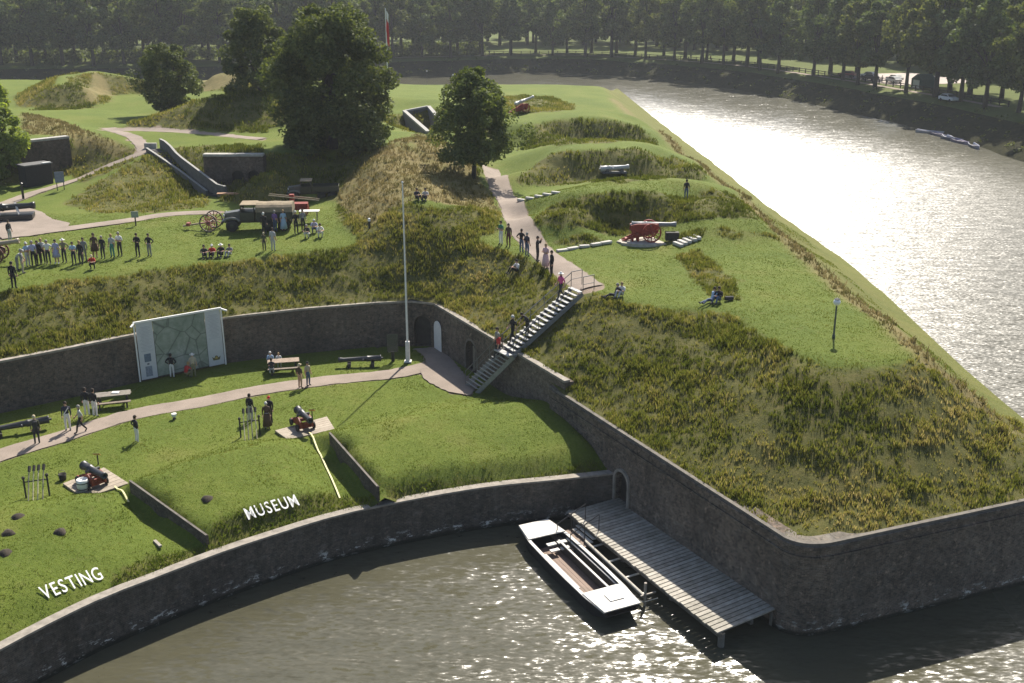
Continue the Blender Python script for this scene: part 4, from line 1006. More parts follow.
for row, (off, st) in enumerate(((14,9),(50,9.5),(62,9.5),(78,10),(98,11))):
    s = 10.0
    while s < tot-40:
        q = along(BTOP, s); r = (q-cen); r.z = 0; r.normalize(); q = q+r*(off+rf.uniform(-4,4)); u, v_ = proj(q.x, q.y, FARZ)
        keep = -50 < u < 1110 and q.y > 100
        if off == 16: keep = keep and u < 470          # the wood stands right behind the bank on the left
        if keep and off < 60 and u > 760: keep = rf.random() < 0.5
        if keep: far_tree(rf.randrange(6), (q.x, q.y, FARZ), rf.uniform(.9,1.15), rf.uniform(0,6.28), LB2, GL2)
        s += st*rf.uniform(.8, 1.2)
# dark undergrowth inside the wood on the left
rng = np.random.default_rng(77); cs = []; rs = []
while len(cs) < 900:
    q = along(BTOP, rng.uniform(0, tot)); u, v_ = proj(q.x, q.y, FARZ)
    if not -60 < u < 475: continue
    r = (q-cen); r.z = 0; r.normalize(); q = q+r*rng.uniform(2, 34); cs.append((q.x, q.y, FARZ+rng.uniform(.2, 2.6))); rs.append(rng.uniform(1.0, 2.2))
V, tone = leaves(cs, rs, 30000, 0.8, rng, 0.8); tag(link('woodland_undergrowth', leaf_mesh('woodland_undergrowth', V, tone, LEAF_FAR[0])), kind='stuff')
# far-off wood that reads as one mass
rng = np.random.default_rng(55); cs = []; rs = []
for i in range(900):
    a = rng.uniform(-0.62, 0.75); d = rng.uniform(560, 1500); cs.append((d*math.sin(a), d*math.cos(a), FARZ+rng.uniform(4, 15))); rs.append(rng.uniform(7, 12))
V, tone = leaves(cs, rs, 40000, 3.4, rng); tag(link('distant_wood', leaf_mesh('distant_wood', V, tone, LEAF_FAR[0])), kind='stuff')
# undergrowth on the far bank
rng = np.random.default_rng(66); cs = []; rs = []
for i in range(1000):
    q = along(BANK, rng.uniform(0, tot)); o = rng.uniform(0.3, 10); n = nsB[min(range(0, len(BANK), 4), key=lambda k: (BANK[k]-q).length)]
    q = q-n*o; cs.append((q.x, q.y, 0.2+o*0.36)); rs.append(rng.uniform(0.5, 1.1))
V, tone = leaves(cs, rs, 26000, 0.5, rng, 0.7); tag(link('bank_undergrowth', leaf_mesh('bank_undergrowth', V, tone, LEAF_FAR[1])), kind='stuff')
# ------------------------------------------------------------------ grass as tufts
def blades(name, X, Y, Z, hgt, wid, nb, tone, mat, lean=0.45):
    n = len(X); m = n*nb
    bx = np.repeat(X, nb)+RNG.normal(size=m)*wid*1.6; by = np.repeat(Y, nb)+RNG.normal(size=m)*wid*1.6; bz = np.repeat(Z, nb)
    h = np.repeat(hgt, nb)*RNG.uniform(0.55, 1.15, m); a = RNG.uniform(0, 2*np.pi, m); w = wid*RNG.uniform(0.6, 1.3, m)
    la = RNG.uniform(0, 2*np.pi, m); ll = h*lean*RNG.uniform(0.2, 1.3, m)
    dx, dy = np.cos(a)*w/2, np.sin(a)*w/2
    tx, ty = np.cos(la)*ll, np.sin(la)*ll
    V = np.stack([np.stack([bx-dx, by-dy, bz-0.05], 1), np.stack([bx+dx, by+dy, bz-0.05], 1),
                  np.stack([bx+dx*.8+tx*.4, by+dy*.8+ty*.4, bz+h*.6], 1), np.stack([bx+tx, by+ty, bz+h], 1)], 1).reshape(-1, 3)
    T = np.repeat(np.clip(np.repeat(tone, nb)+RNG.normal(size=m)*0.16, 0, 1), 4)
    return tag(link(name, leaf_mesh(name, V, T, mat)), kind='stuff')
def blade_mat(name, stops, trans=0.35):
    m = bpy.data.materials.new(name); m.use_nodes = True; nt = m.node_tree; nt.nodes.clear()
    out = nt.nodes.new('ShaderNodeOutputMaterial'); a = nt.nodes.new('ShaderNodeAttribute'); a.attribute_name = 'tone'
    col = ramp(nt, a.outputs['Fac'], stops)
    d = nt.nodes.new('ShaderNodeBsdfDiffuse'); L(nt, col, d.inputs[0]); tr = nt.nodes.new('ShaderNodeBsdfTranslucent'); L(nt, col, tr.inputs[0])
    mx = nt.nodes.new('ShaderNodeMixShader'); mx.inputs[0].default_value = trans; L(nt, d.outputs[0], mx.inputs[1]); L(nt, tr.outputs[0], mx.inputs[2]); L(nt, mx.outputs[0], out.inputs[0]); return m
ROUGHM = blade_mat('rough_grass', [(0.0, (0.078,0.100,0.012)), (0.4, (0.185,0.195,0.028)), (0.65, (0.29,0.25,0.060)), (1.0, (0.47,0.37,0.15))], 0.48)
DRYM = blade_mat('dry_grass', [(0.0, (0.09,0.095,0.025)), (0.5, (0.20,0.165,0.06)), (1.0, (0.34,0.27,0.13))])
LAWNM = blade_mat('lawn_grass', [(0.0, (0.088,0.128,0.013)), (0.5, (0.158,0.195,0.024)), (1.0, (0.30,0.275,0.07))])
def sample(n, x0, y0, x1, y1, G, poly):
    X = RNG.uniform(x0, x1, n); Y = RNG.uniform(y0, y1, n); k = inpoly(X, Y, poly); X, Y = X[k], Y[k]
    k = seg_dist(X, Y, list(poly)+[poly[0]]) > 0.26; X, Y = X[k], Y[k]
    ro, dr, pt = masks(X, Y, G); return X, Y, ro, dr, pt
STAIRLINE = [P(505,350,5.8), P(580,288,8.9)]
def near_z(X, Y, G, ro, dr):
    return G.z(X, Y)+vnoise(X, Y, 0.12, 9)*0.10+np.maximum(ro, dr*0.5)*(vnoise(X, Y, 0.8, 1)*0.20+vnoise(X, Y, 2.1, 2)*0.09)
# long rough grass: near slopes dense, far ones coarser
for (n, x0, y0, x1, y1, hh_, ww, nb) in ((120000,-42,42,31,92,0.30,0.048,9), (130000,-75,92,27,185,0.32,0.10,5)):
    X, Y, ro, dr, pt = sample(n, x0, y0, x1, y1, GU, UPOLY)
    zz_ = GU.z(X, Y)
    cl = vnoise(X, Y, 0.55, 21)*0.35+vnoise(X, Y, 1.7, 22)*0.35+np.array([noise.noise((x*.22, y*.22, z*1.7)) for x, y, z in zip(X, Y, zz_)])*0.7+vnoise(X, Y, 0.09, 24)*0.25
    k = (ro > 0.45) & (dr < 0.45) & (pt < 0.1) & (RNG.random(len(X)) < 0.62+cl*0.8) & (seg_dist(X, Y, STAIRLINE) > 1.0)
    X, Y, ro, dr, cl = X[k], Y[k], ro[k], dr[k], cl[k]
    tone = np.clip(0.36+vnoise(X, Y, 0.16, 31)*0.5+vnoise(X, Y, 0.7, 32)*0.35+dr*0.3, 0, 1)
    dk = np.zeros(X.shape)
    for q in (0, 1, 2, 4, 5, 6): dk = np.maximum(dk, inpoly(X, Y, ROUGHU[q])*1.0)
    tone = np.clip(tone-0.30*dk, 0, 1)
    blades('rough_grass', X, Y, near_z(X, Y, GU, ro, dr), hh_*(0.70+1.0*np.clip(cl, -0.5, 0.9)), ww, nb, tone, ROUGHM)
X, Y, ro, dr, pt = sample(60000, -62, 45, 31, 135, GU, UPOLY)
k = (dr > 0.55) & (pt < 0.1) & (RNG.random(len(X)) < 0.8); X, Y, ro, dr = X[k], Y[k], ro[k], dr[k]
blades('dry_grass', X, Y, near_z(X, Y, GU, ro, dr), np.full(len(X), 0.26)*(1+0.5*vnoise(X, Y, 0.6, 8)), 0.08, 6, np.clip(0.5+vnoise(X, Y, 0.4, 5)*0.5, 0, 1), DRYM, 0.7)
# mown turf: short blades only where the camera stands near enough to tell them apart
X, Y, ro, dr, pt = sample(110000, -34, 30, 8, 76, GL, LPOLY); k = (pt < 0.1); X, Y, ro = X[k], Y[k], ro[k]
blades('lawn_grass', X, Y, GL.z(X, Y)+vnoise(X, Y, 0.12, 9)*0.10+vnoise(X, Y, 1.1, 5)*0.03-0.01, 0.045+ro*0.22+0.06*np.clip(vnoise(X, Y, 0.5, 61), 0, 1), 0.038, 3, np.clip(0.45+vnoise(X, Y, 0.18, 7)*0.5+vnoise(X, Y, 0.9, 3)*0.4-ro*0.25, 0, 1), LAWNM, 0.8)
X, Y, ro, dr, pt = sample(110000, -40, 50, 25, 92, GU, UPOLY); k = (pt < 0.1) & (ro < 0.4) & (dr < 0.4); X, Y = X[k], Y[k]
blades('lawn_grass', X, Y, GU.z(X, Y)+vnoise(X, Y, 0.12, 9)*0.10+vnoise(X, Y, 1.1, 5)*0.03-0.01, 0.045+0.05*np.clip(vnoise(X, Y, 0.4, 62), 0, 1), 0.05, 3, np.clip(0.45+vnoise(X, Y, 0.2, 7)*0.35+vnoise(X, Y, 1.6, 3)*0.35, 0, 1), LAWNM, 0.8)
# ------------------------------------------------------------------ people
def J(**k): return {a: Vector(v) for a, v in k.items()}
def mirror_pose(L_, R_): return L_, R_
STAND = dict(pelvis=(0,0,.95), spine=(0,.01,1.13), chest=(0,0,1.34), neck=(0,.01,1.49), jaw=(0,-.01,1.56), head=(0,-.015,1.65), crown=(0,-.005,1.735),
  sh_l=(.175,.01,1.42), el_l=(.225,.03,1.13), wr_l=(.235,-.05,.90), sh_r=(-.175,.01,1.42), el_r=(-.225,.03,1.13), wr_r=(-.235,-.05,.90),
  hip_l=(.09,0,.90), kn_l=(.105,-.02,.50), an_l=(.11,.02,.09), to_l=(.125,-.15,.035), hip_r=(-.09,0,.90), kn_r=(-.105,-.02,.50), an_r=(-.11,.02,.09), to_r=(-.125,-.15,.035))
def pose(**k): d = dict(STAND); d.update(k); return d
def shift(d, keys, v): 
    d = dict(d)
    for k in keys: d[k] = tuple(a+b for a, b in zip(d[k], v))
    return d
POSES = {
 'stand': pose(),
 'akimbo': pose(el_l=(.37,.08,1.17), wr_l=(.19,-.03,1.02), el_r=(-.37,.08,1.17), wr_r=(-.19,-.03,1.02)),
 'folded': pose(el_l=(.25,-.02,1.14), wr_l=(-.06,-.19,1.20), el_r=(-.25,-.02,1.14), wr_r=(.08,-.21,1.15)),
 'camera': pose(el_l=(.26,-.12,1.22), wr_l=(.07,-.24,1.53), el_r=(-.26,-.12,1.22), wr_r=(-.07,-.24,1.53)),
 'walk': pose(kn_l=(.10,-.19,.53), an_l=(.10,-.26,.12), to_l=(.11,-.43,.07), kn_r=(-.10,.07,.50), an_r=(-.10,.33,.17), to_r=(-.11,.22,.04), el_l=(.22,.14,1.15), wr_l=(.22,.10,.92), el_r=(-.22,-.05,1.14), wr_r=(-.21,-.22,.98)),
 'bend': pose(spine=(0,-.08,1.10), chest=(0,-.24,1.22), neck=(0,-.36,1.30), jaw=(0,-.42,1.33), head=(0,-.46,1.40), crown=(0,-.49,1.48), sh_l=(.175,-.28,1.24), sh_r=(-.175,-.28,1.24), el_l=(.21,-.36,.98), wr_l=(.15,-.50,.80), el_r=(-.21,-.36,.98), wr_r=(-.15,-.50,.80)),
 'sit': pose(pelvis=(0,.05,.14), spine=(0,.10,.30), chest=(0,.07,.52), neck=(0,.03,.66), jaw=(0,0,.73), head=(0,-.01,.82), crown=(0,0,.905), sh_l=(.175,.06,.59), sh_r=(-.175,.06,.59), el_l=(.25,-.10,.40), wr_l=(.10,-.30,.42), el_r=(-.25,-.10,.40), wr_r=(-.10,-.30,.42),
    hip_l=(.09,.0,.14), kn_l=(.12,-.40,.44), an_l=(.12,-.62,.09), to_l=(.13,-.80,.04), hip_r=(-.09,.0,.14), kn_r=(-.12,-.40,.44), an_r=(-.12,-.62,.09), to_r=(-.13,-.80,.04)),
 'lounge': pose(pelvis=(0,.05,.14), spine=(0,.16,.29), chest=(0,.24,.48), neck=(0,.25,.62), jaw=(0,.22,.69), head=(0,.21,.78), crown=(0,.22,.865), sh_l=(.175,.25,.55), sh_r=(-.175,.25,.55), el_l=(.25,.42,.33), wr_l=(.22,.50,.07), el_r=(-.25,.42,.33), wr_r=(-.22,.50,.07),
    hip_l=(.09,.0,.13), kn_l=(.11,-.42,.30), an_l=(.11,-.82,.08), to_l=(.12,-.93,.18), hip_r=(-.09,.0,.13), kn_r=(-.11,-.43,.14), an_r=(-.11,-.86,.08), to_r=(-.12,-.95,.18)),
 'bench': pose(pelvis=(0,.0,.52), spine=(0,.02,.70), chest=(0,-.03,.91), neck=(0,-.06,1.05), jaw=(0,-.09,1.12), head=(0,-.10,1.21), crown=(0,-.09,1.295), sh_l=(.175,-.03,.98), sh_r=(-.175,-.03,.98), el_l=(.23,-.12,.72), wr_l=(.12,-.32,.70), el_r=(-.23,-.12,.72), wr_r=(-.12,-.32,.70),
    hip_l=(.09,-.02,.51), kn_l=(.12,-.44,.50), an_l=(.12,-.42,.09), to_l=(.13,-.60,.04), hip_r=(-.09,-.02,.51), kn_r=(-.12,-.44,.50), an_r=(-.12,-.42,.09), to_r=(-.13,-.60,.04)),
 'crouch': pose(pelvis=(0,.12,.36), spine=(0,.08,.53), chest=(0,-.04,.72), neck=(0,-.12,.85), jaw=(0,-.16,.91), head=(0,-.18,1.0), crown=(0,-.17,1.085), sh_l=(.175,-.05,.79), sh_r=(-.175,-.05,.79), el_l=(.25,-.24,.58), wr_l=(.08,-.42,.60), el_r=(-.25,-.24,.58), wr_r=(-.08,-.42,.60),
    hip_l=(.09,.08,.34), kn_l=(.16,-.32,.48), an_l=(.13,-.08,.10), to_l=(.14,-.25,.04), hip_r=(-.09,.08,.34), kn_r=(-.16,-.32,.48), an_r=(-.13,-.08,.10), to_r=(-.14,-.25,.04)),
}
BONES = [('pelvis','spine',1),('spine','chest',1),('chest','neck',1),('neck','jaw',0),('jaw','head',0),('head','crown',0),
 ('chest','sh_l',1),('sh_l','el_l',1),('el_l','wr_l',4),('chest','sh_r',1),('sh_r','el_r',1),('el_r','wr_r',4),
 ('pelvis','hip_l',2),('hip_l','kn_l',2),('kn_l','an_l',2),('an_l','to_l',3),('pelvis','hip_r',2),('hip_r','kn_r',2),('kn_r','an_r',2),('an_r','to_r',3)]
RAD = dict(pelvis=(.155,.12), spine=(.14,.105), chest=(.165,.115), neck=(.056,.056), jaw=(.066,.075), head=(.083,.10), crown=(.05,.06), sh=(.072,.07), el=(.048,.048), wr=(.034,.028), hip=(.10,.10), kn=(.066,.066), an=(.048,.05), to=(.045,.032))
def body_mesh(pname):
    d = {k: Vector(v) for k, v in POSES[pname].items()}; names = list(d)
    me = bpy.data.meshes.new('person'); me.from_pydata([d[k] for k in names], [(names.index(a), names.index(b)) for a, b, _ in BONES], [])
    o = link('tmp_body', me); md = o.modifiers.new('skin', 'SKIN'); md.use_smooth_shade = True; md.branch_smoothing = 0.4
    for i, k in enumerate(names):
        sv = me.skin_vertices[0].data[i]; r = RAD.get(k, RAD.get(k.split('_')[0])); sv.radius = r; sv.use_root = (k == 'pelvis')
    ss = o.modifiers.new('sub', 'SUBSURF'); ss.levels = 1; ss.render_levels = 1
    bake(o); me = o.data
    for _ in range(6): me.materials.append(BLACKIRON)
    bm = bmesh.new(); bm.from_mesh(me)
    for f in bm.faces:
        c = f.calc_center_median(); best = 9; mi = 1
        for a, b, m_ in BONES:
            A, B_ = d[a], d[b]; e = B_-A; t = max(0, min(1, (c-A).dot(e)/e.length_squared)); q = (c-A-e*t).length
            if a == 'pelvis' and b == 'spine' and t < 0.35: q += 0.02
            if q < best-1e-4: best, mi = q, m_
        f.material_index = mi
    nv = len(bm.verts)
    def add(mb, mi):
        vs = [bm.verts.new(v) for v in mb.v]
        for f in mb.f: 
            g = bm.faces.new([vs[i] for i in f]); g.material_index = mi; g.smooth = True
    for s in ('l', 'r'):   # hands: palm, four unequal curled fingers, a thumb from the side of the palm
        w = d['wr_'+s]; a = (w-d['el_'+s]).normalized(); sd = Vector((0,-1,0)); sd = (sd-a*sd.dot(a)).normalized(); n = a.cross(sd)
        m = MB(); m.tube([w-a*.02, w+a*.045, w+a*.09], [.030,.040,.036], 6)
        for k, (off, ln) in enumerate(((.030,.068),(.010,.078),(-.010,.072),(-.029,.056))):
            b0 = w+a*.085+sd*off; m.tube([b0, b0+a*ln*.5+n*.008, b0+a*ln*.85+n*.028], [.0105,.009,.007], 5)
        b0 = w+a*.03+sd*.035; m.tube([b0, b0+a*.03+sd*.026, b0+a*.065+sd*.03], [.013,.011,.008], 5)
        add(m, 0)
    h, fw_ = d['head'], Vector((0,-1,0)); upv = (d['crown']-d['jaw']).normalized(); fw_ = (fw_-upv*fw_.dot(upv)).normalized(); sdv = fw_.cross(upv)
    m = MB(); m.tube([h+fw_*.075+upv*.015, h+fw_*.118-upv*.025], [.008,.017], 5)
    for s in (-1, 1): m.tube([h+sdv*s*.075-upv*.03, h+sdv*s*.098, h+sdv*s*.088+upv*.03], [.008,.016,.008], 5)
    add(m, 0)
    m = MB()
    for s in (-1, 1): m.lathe([(.002,-.012),(.012,-.004),(.012,.004),(.002,.012)], 6, h+fw_*.094+sdv*s*.032+upv*.012)
    m.tube([h+fw_*.088-upv*.062-sdv*.022, h+fw_*.094-upv*.064, h+fw_*.088-upv*.062+sdv*.022], [.004,.006,.004], 4)
    add(m, 5)
    bm.to_mesh(me); bm.free(); bpy.data.objects.remove(o); me.name = 'person'
    return me, (h, upv, fw_, sdv, d)
PB = {}
CLOTH = {}
CC_ = dict(black=(.012,.012,.014), navy=(.018,.022,.045), white=(.68,.67,.64), grey=(.20,.20,.20), palegrey=(.42,.42,.41), beige=(.42,.36,.27), khaki=(.20,.18,.10), olive=(.075,.075,.040), brown=(.085,.050,.032), red=(.50,.035,.030), pink=(.62,.09,.26), rose=(.60,.40,.42), green=(.06,.20,.12), teal=(.05,.24,.20), blue=(.07,.14,.33), jeans=(.075,.11,.19), paleblue=(.34,.46,.60), lavender=(.36,.36,.52), purple=(.20,.10,.28), maroon=(.10,.022,.026), skin=(.50,.30,.21), dark=(.03,.03,.033), hairb=(.030,.020,.013), hairg=(.30,.28,.25), hairw=(.62,.60,.56), blond=(.36,.25,.11), ink=(.02,.015,.013), straw=(.50,.42,.27))
def cm(n):
    if n not in CLOTH: CLOTH[n] = simple('cloth_'+n, CC_[n], 0.85, 0.12, 14)
    return CLOTH[n]
def hair_mesh(info, kind):
    h, up, fw_, sd, d = info; m = MB(); n = 10; M = []
    rows = {'hair': 4, 'long': 5, 'hat': 3, 'cap': 3, 'bonnet': 4}[kind]
    vs = []; fs = []
    ctr = h+up*.012-fw_*.008
    for i in range(rows+1):
        ph = math.pi*(0.02+0.50*i/rows if kind in ('hat', 'cap') else 0.02+0.60*i/rows)
        for k in range(n):
            t = 2*math.pi*k/n; f = math.cos(t); g = math.sin(t)
            drop = 0 if f > 0.2 else (0.05 if kind != 'long' else 0.17)*(i == rows)*(0.2-f)
            lift = (0.045*max(0, f)*(i == rows)) if kind in ('hair', 'long') else 0
            vs.append(ctr+fw_*f*.112*math.sin(ph)+sd*g*.094*math.sin(ph)+up*(.122*math.cos(ph)-drop+lift))
    for i in range(rows):
        for k in range(n):
            k2 = (k+1) % n; fs.append((i*n+k, i*n+k2, (i+1)*n+k2, (i+1)*n+k))
    fs.append(tuple(range(n))); m.add(vs, fs)
    if kind == 'hat':
        vs = []
        for r, z in ((.10,.02),(.185,.005),(.185,.0),(.10,.012)):
            for k in range(12): t = 2*math.pi*k/12; vs.append(ctr+fw_*r*math.cos(t)+sd*r*math.sin(t)+up*z)
        m.add(vs, [(i*12+k, i*12+(k+1) % 12, ((i+1) % 4)*12+(k+1) % 12, ((i+1) % 4)*12+k) for i in range(4) for k in range(12)])
    if kind == 'cap': m.prism([ctr+fw_*.10+sd*.07, ctr+fw_*.19+sd*.05, ctr+fw_*.19-sd*.05, ctr+fw_*.10-sd*.07], up*.012)
    return m
HM = {}
NPEOPLE = 0
def person(px, py, ps, label, group, top, legs, rz=0.0, hair=('hair', 'hairb'), shoes='dark', bare=True, skirt=None, scale=1.0, z=None, extra=None, pos=None):
    global NPEOPLE; NPEOPLE += 1
    if ps not in PB: PB[ps] = body_mesh(ps)
    me0, info = PB[ps]; me = me0.copy()
    for i, c in enumerate(('skin', top, legs, shoes, 'skin' if bare else top, 'ink')): me.materials[i] = cm(c)
    p = pos if pos is not None else (at(px, py) if z is None else P(px, py, z))
    o = link('person', me); o.location = p-Vector((0,0,.02)); o.rotation_euler = (0, 0, rz); s = scale*random.uniform(.94,1.06); o.scale = (s,)*3
    tag(o, label, 'person', group)
    k = (ps, hair[0])
    hb = hair_mesh(info, hair[0]).build('hat' if hair[0] in ('hat', 'cap', 'bonnet') else 'hair', cm(hair[1]), o, True)
    if skirt:
        d = info[4]; top_z = d['pelvis'].z+.10; bz = .22 if skirt[1] == 'long' else .50
        m = MB(); n = 14; vs = []; prof = [(.155,top_z), (.20,top_z-.14), (.235,(top_z+bz)/2), (.29,bz), (.27,bz), (.15,top_z-.05)]
        for r, zz in prof:
            for q in range(n): t = 2*math.pi*q/n; rr = r*(1+.06*math.cos(5*t)*(zz < top_z-.1)); vs.append((rr*math.cos(t), rr*.85*math.sin(t), zz))
        m.add(vs, [(i*n+q, i*n+(q+1) % n, (i+1)*n+(q+1) % n, (i+1)*n+q) for i in range(len(prof)-1) for q in range(n)])
        m.build('skirt', cm(skirt[0]), o, True)
    if extra == 'belt':
        MB().bar((.15,-.135,1.42), (-.14,-.125,1.02), .05, .02, up=(0,-1,0)).build('cross_belt', cm('white'), o)
    if extra == 'backpack':
        MB().box((0,.17,1.25), (.28,.16,.42)).build('backpack', cm('dark'), o, bevel=.04)
    return o
PI = math.pi
G1, G2, G3, G4, G5 = 'people on the lower lawn', 'people in the crowd at the terrace edge', 'people by the old army truck', 'people along the rampart path', 'people on the metal staircase'
# lower lawn
person(37.5,443.5,'stand','person in olive jacket and pale cap on the path beside the long barrel',G1,'olive','dark',PI+.4,('cap','straw'),bare=False,extra='backpack')
person(68.5,430.5,'stand','person in navy tunic with white cross belt and white trousers near the path',G1,'navy','white',.3,bare=False,extra='belt')
person(81.5,432.5,'walk','person in blue grey shirt and black trousers walking along the lower path',G1,'palegrey','black',-1.1,('hair','hairg'))
person(87.5,415.5,'stand','left of two people in black jackets and white trousers beside a picnic table',G1,'black','white',PI,bare=False)
person(95.5,416.5,'stand','right of two people in black jackets and white trousers beside a picnic table',G1,'black','white',PI-.3,bare=False)
person(137.5,442.5,'akimbo','person in black top and white trousers standing alone on the open lawn',G1,'black','white',2.4,bare=False)
person(172.5,377.5,'akimbo','person in black top and white trousers in front of the map board',G1,'black','white',PI,bare=False)
person(187.5,377.5,'crouch','person in a red top crouching in front of the map board',G1,'red','khaki',PI-.5,('hair','blond'))
person(194,377,'stand','person in beige clothes and pale hat in front of the map board',G1,'beige','khaki',PI+.2,('hat','hairw'))
person(251,421,'stand','person in black top and pale trousers beside the leaning gun tools',G1,'black','palegrey',PI-.4,bare=False)
person(267.5,428.5,'stand','person in a dark brown dress with white collar near the second gun',G1,'brown','white',.2,('bonnet','hairw'),bare=False,skirt=('brown','long'))
person(270.5,423.0,'stand','person in black with a red cap behind the one in a brown dress',G1,'black','black',-.3,('cap','red'),bare=False)
# terrace crowd
C = [
 (10.5,241.5,'stand','person in dark top and pale trousers standing apart near the paved gun place','dark','palegrey',1.2,('hair','hairb')),
 (14.5,288.5,'stand','person in a black coat standing in front of the crowd at the slope edge','black','black',PI,('cap','black')),
 (18,270.5,'bend','person in pale shirt bending over the gun at the left edge','palegrey','grey',1.7,('hair','hairw')),
 (23.5,273.5,'stand','tall person in grey jacket and beige trousers nearest the gun at the left edge','grey','beige',1.8,('hair','hairg')),
 (28.5,266.5,'folded','person in light blue grey shirt behind the tall one in grey','paleblue','palegrey',1.0,('cap','hairw')),
 (34.5,266,'stand','person in white and blue top with dark trousers in the left of the crowd','lavender','dark',.6,('hair','hairg')),
 (39.5,264.5,'stand','person in black with arms down between two pale shirts in the crowd','black','black',.3,('hair','hairb')),
 (43.5,263.5,'folded','person in pale shirt and black trousers left of the spread white shirt','palegrey','black',.1,('hair','blond')),
 (49,264,'akimbo','person in white shirt with elbows out and dark trousers in the crowd','white','dark',.2,('hair','hairg')),
 (57.5,263.5,'stand','person in a blue grey summer dress and white shoes in the crowd','lavender','skin',-.1,('hair','hairb')),
 (65,262.5,'akimbo','person in khaki shirt with a white sun hat in the crowd','khaki','dark',0,('hat','white')),
 (74.5,264.5,'folded','person in light blue shirt and navy trousers in the middle of the crowd','paleblue','navy',.1,('hair','hairb')),
 (81.5,264.5,'stand','person in open black jacket with a pale shirt right of the blue shirt','black','dark',-.2,('hair','blond')),
 (85,260.5,'stand','person in grey standing behind the black jacket in the crowd','grey','grey',.2,('hair','hairb')),
 (93.3,268.5,'crouch','person in a red shirt squatting in front of the crowd','red','black',.1,('cap','straw')),
 (95.5,257.5,'stand','person with long dark hair and a brown patterned dress in the crowd','brown','skin',.3,('long','hairb')),
 (103.5,258.5,'stand','person in black jacket over white shirt behind the squatting red shirt','black','dark',-.1,('hair','hairg')),
 (113,257.5,'stand','person in grey top and green trousers right of the squatting red shirt','palegrey','teal',-.2,('hair','blond')),
 (120.5,256,'folded','person in a white shirt and black trousers at the right of the crowd','white','black',-.1,('hair','hairg')),
 (138.3,256.8,'folded','person all in black standing apart to the right of the crowd','black','black',-.1,('hair','hairb')),
 (150,256.5,'akimbo','person in black top and grey trousers at the far right of the crowd','black','grey',-.3,('hair','hairb')),
]
for px, py, ps, lb, tp, lg, rz, hr in C:
    person(px, py, ps, lb, G2, tp, lg, rz, hr, skirt=(tp, 'short') if 'dress' in lb else None, bare=tp not in ('black', 'grey', 'dark'), shoes='white' if 'white shoes' in lb else 'dark')
# seated on the terrace edge, and round the truck
person(204.5,257,'sit','person in dark clothes at the left end of a row seated on the terrace grass',G3,'dark','dark',.3,('hair','hairb'))
person(212.5,256.5,'sit','person in a red top and white cap seated on the terrace grass',G3,'red','dark',.1,('cap','white'))
person(221.5,256,'sit','person in black with a white hat seated on the terrace grass',G3,'black','dark',0,('hat','white'))
person(230,255.5,'sit','person in grey at the right end of a row seated on the terrace grass',G3,'grey','palegrey',-.2,('hair','hairb'))
person(264.5,234.5,'stand','person in black with white hair beside the truck cab',G3,'black','black',PI,('hair','hairw'),bare=False)
person(275.5,231.5,'stand','person in purple top and blue jeans beside the truck',G3,'purple','jeans',PI-.4,('hair','hairg'))
person(284,231,'stand','person in a light blue dress beside the truck',G3,'paleblue','skin',.4,('hair','blond'),skirt=('paleblue','long'))
person(296.5,233.5,'stand','person in black with pale hair right of the light blue dress',G3,'black','dark',.5,('hair','hairw'))
person(303.5,231,'stand','person in dark grey standing behind the seated pair by the truck',G3,'grey','dark',.6,('hair','hairb'),bare=False)
person(308,238,'crouch','person in dark jacket and white trousers squatting right of the truck group',G3,'dark','white',-.3,('hair','hairg'))
person(314.5,233,'crouch','person in lavender shirt squatting behind the pair right of the truck',G3,'lavender','jeans',.2,('hair','hairw'))
person(320,237.5,'crouch','person in white clothes squatting at the right end of the truck group',G3,'white','white',.4,('hair','hairb'))
person(264.5,250.5,'stand','child in dark green in front of the truck group',G3,'olive','dark',PI,('cap','straw'),scale=.80)
person(273.5,251,'stand','person in pale grey clothes next to the child in dark green',G3,'palegrey','palegrey',PI-.3,('hair','hairb'))
# on the hill and along the path
person(417,199.5,'sit','person in navy seated at the left of a pair on the grassy hill',G4,'navy','dark',.5,('hair','hairb'))
person(425.5,199.5,'sit','person in pale top seated at the right of a pair on the grassy hill',G4,'palegrey','dark',-.1,('hair','hairb'))
person(501,244.5,'folded','person in green top and white trousers at the edge of the rampart path',G4,'green','white',-.8,('hair','hairb'))
person(508.5,246.5,'stand','person with long dark hair in brown next to the green top',G4,'brown','maroon',-.4,('long','hairb'),bare=False)
person(521.5,252.5,'akimbo','person in black top and jeans with hands on hips on the rampart path',G4,'black','jeans',2.6,('hair','hairb'))
person(527,256,'stand','person in dark blue shirt and jeans right of the one with hands on hips',G4,'navy','jeans',2.4,('hair','hairg'))
person(537.5,261.5,'camera','person in black raising both hands to the face on the rampart path',G4,'black','dark',1.2,('hair','hairb'),bare=False)
person(545.7,268.5,'folded','person in a pink and white dress on the rampart path',G4,'rose','skin',-.7,('hair','blond'),skirt=('rose','long'))
person(551.5,276.5,'stand','person all in black nearest the top of the staircase',G4,'black','black',-1.2,('hair','hairb'),bare=False)
person(516.5,272.5,'sit','person in white top and black trousers seated on the slope below the path',G4,'white','black',-1.0,('hair','hairb'))
person(614.5,296.5,'lounge','person in black reclining on the grass right of the path end',G4,'black','dark',-1.1,('hair','hairg'))
person(621.5,296,'sit','person in white top sitting beside the one reclining in black',G4,'white','palegrey',-.6,('hair','blond'))
person(711.5,302,'lounge','person in pale blue and jeans sitting on the edge of the scrub slope',G4,'paleblue','jeans',-.9,('hair','hairb'))
person(718.5,301.5,'sit','person in a black jacket sitting on the edge of the scrub slope',G4,'black','jeans',-.6,('hair','hairb'),bare=False)
person(686,199.5,'stand','person in black top and jeans standing on top of a grass traverse',G4,'black','jeans',PI,('hair','hairb'))
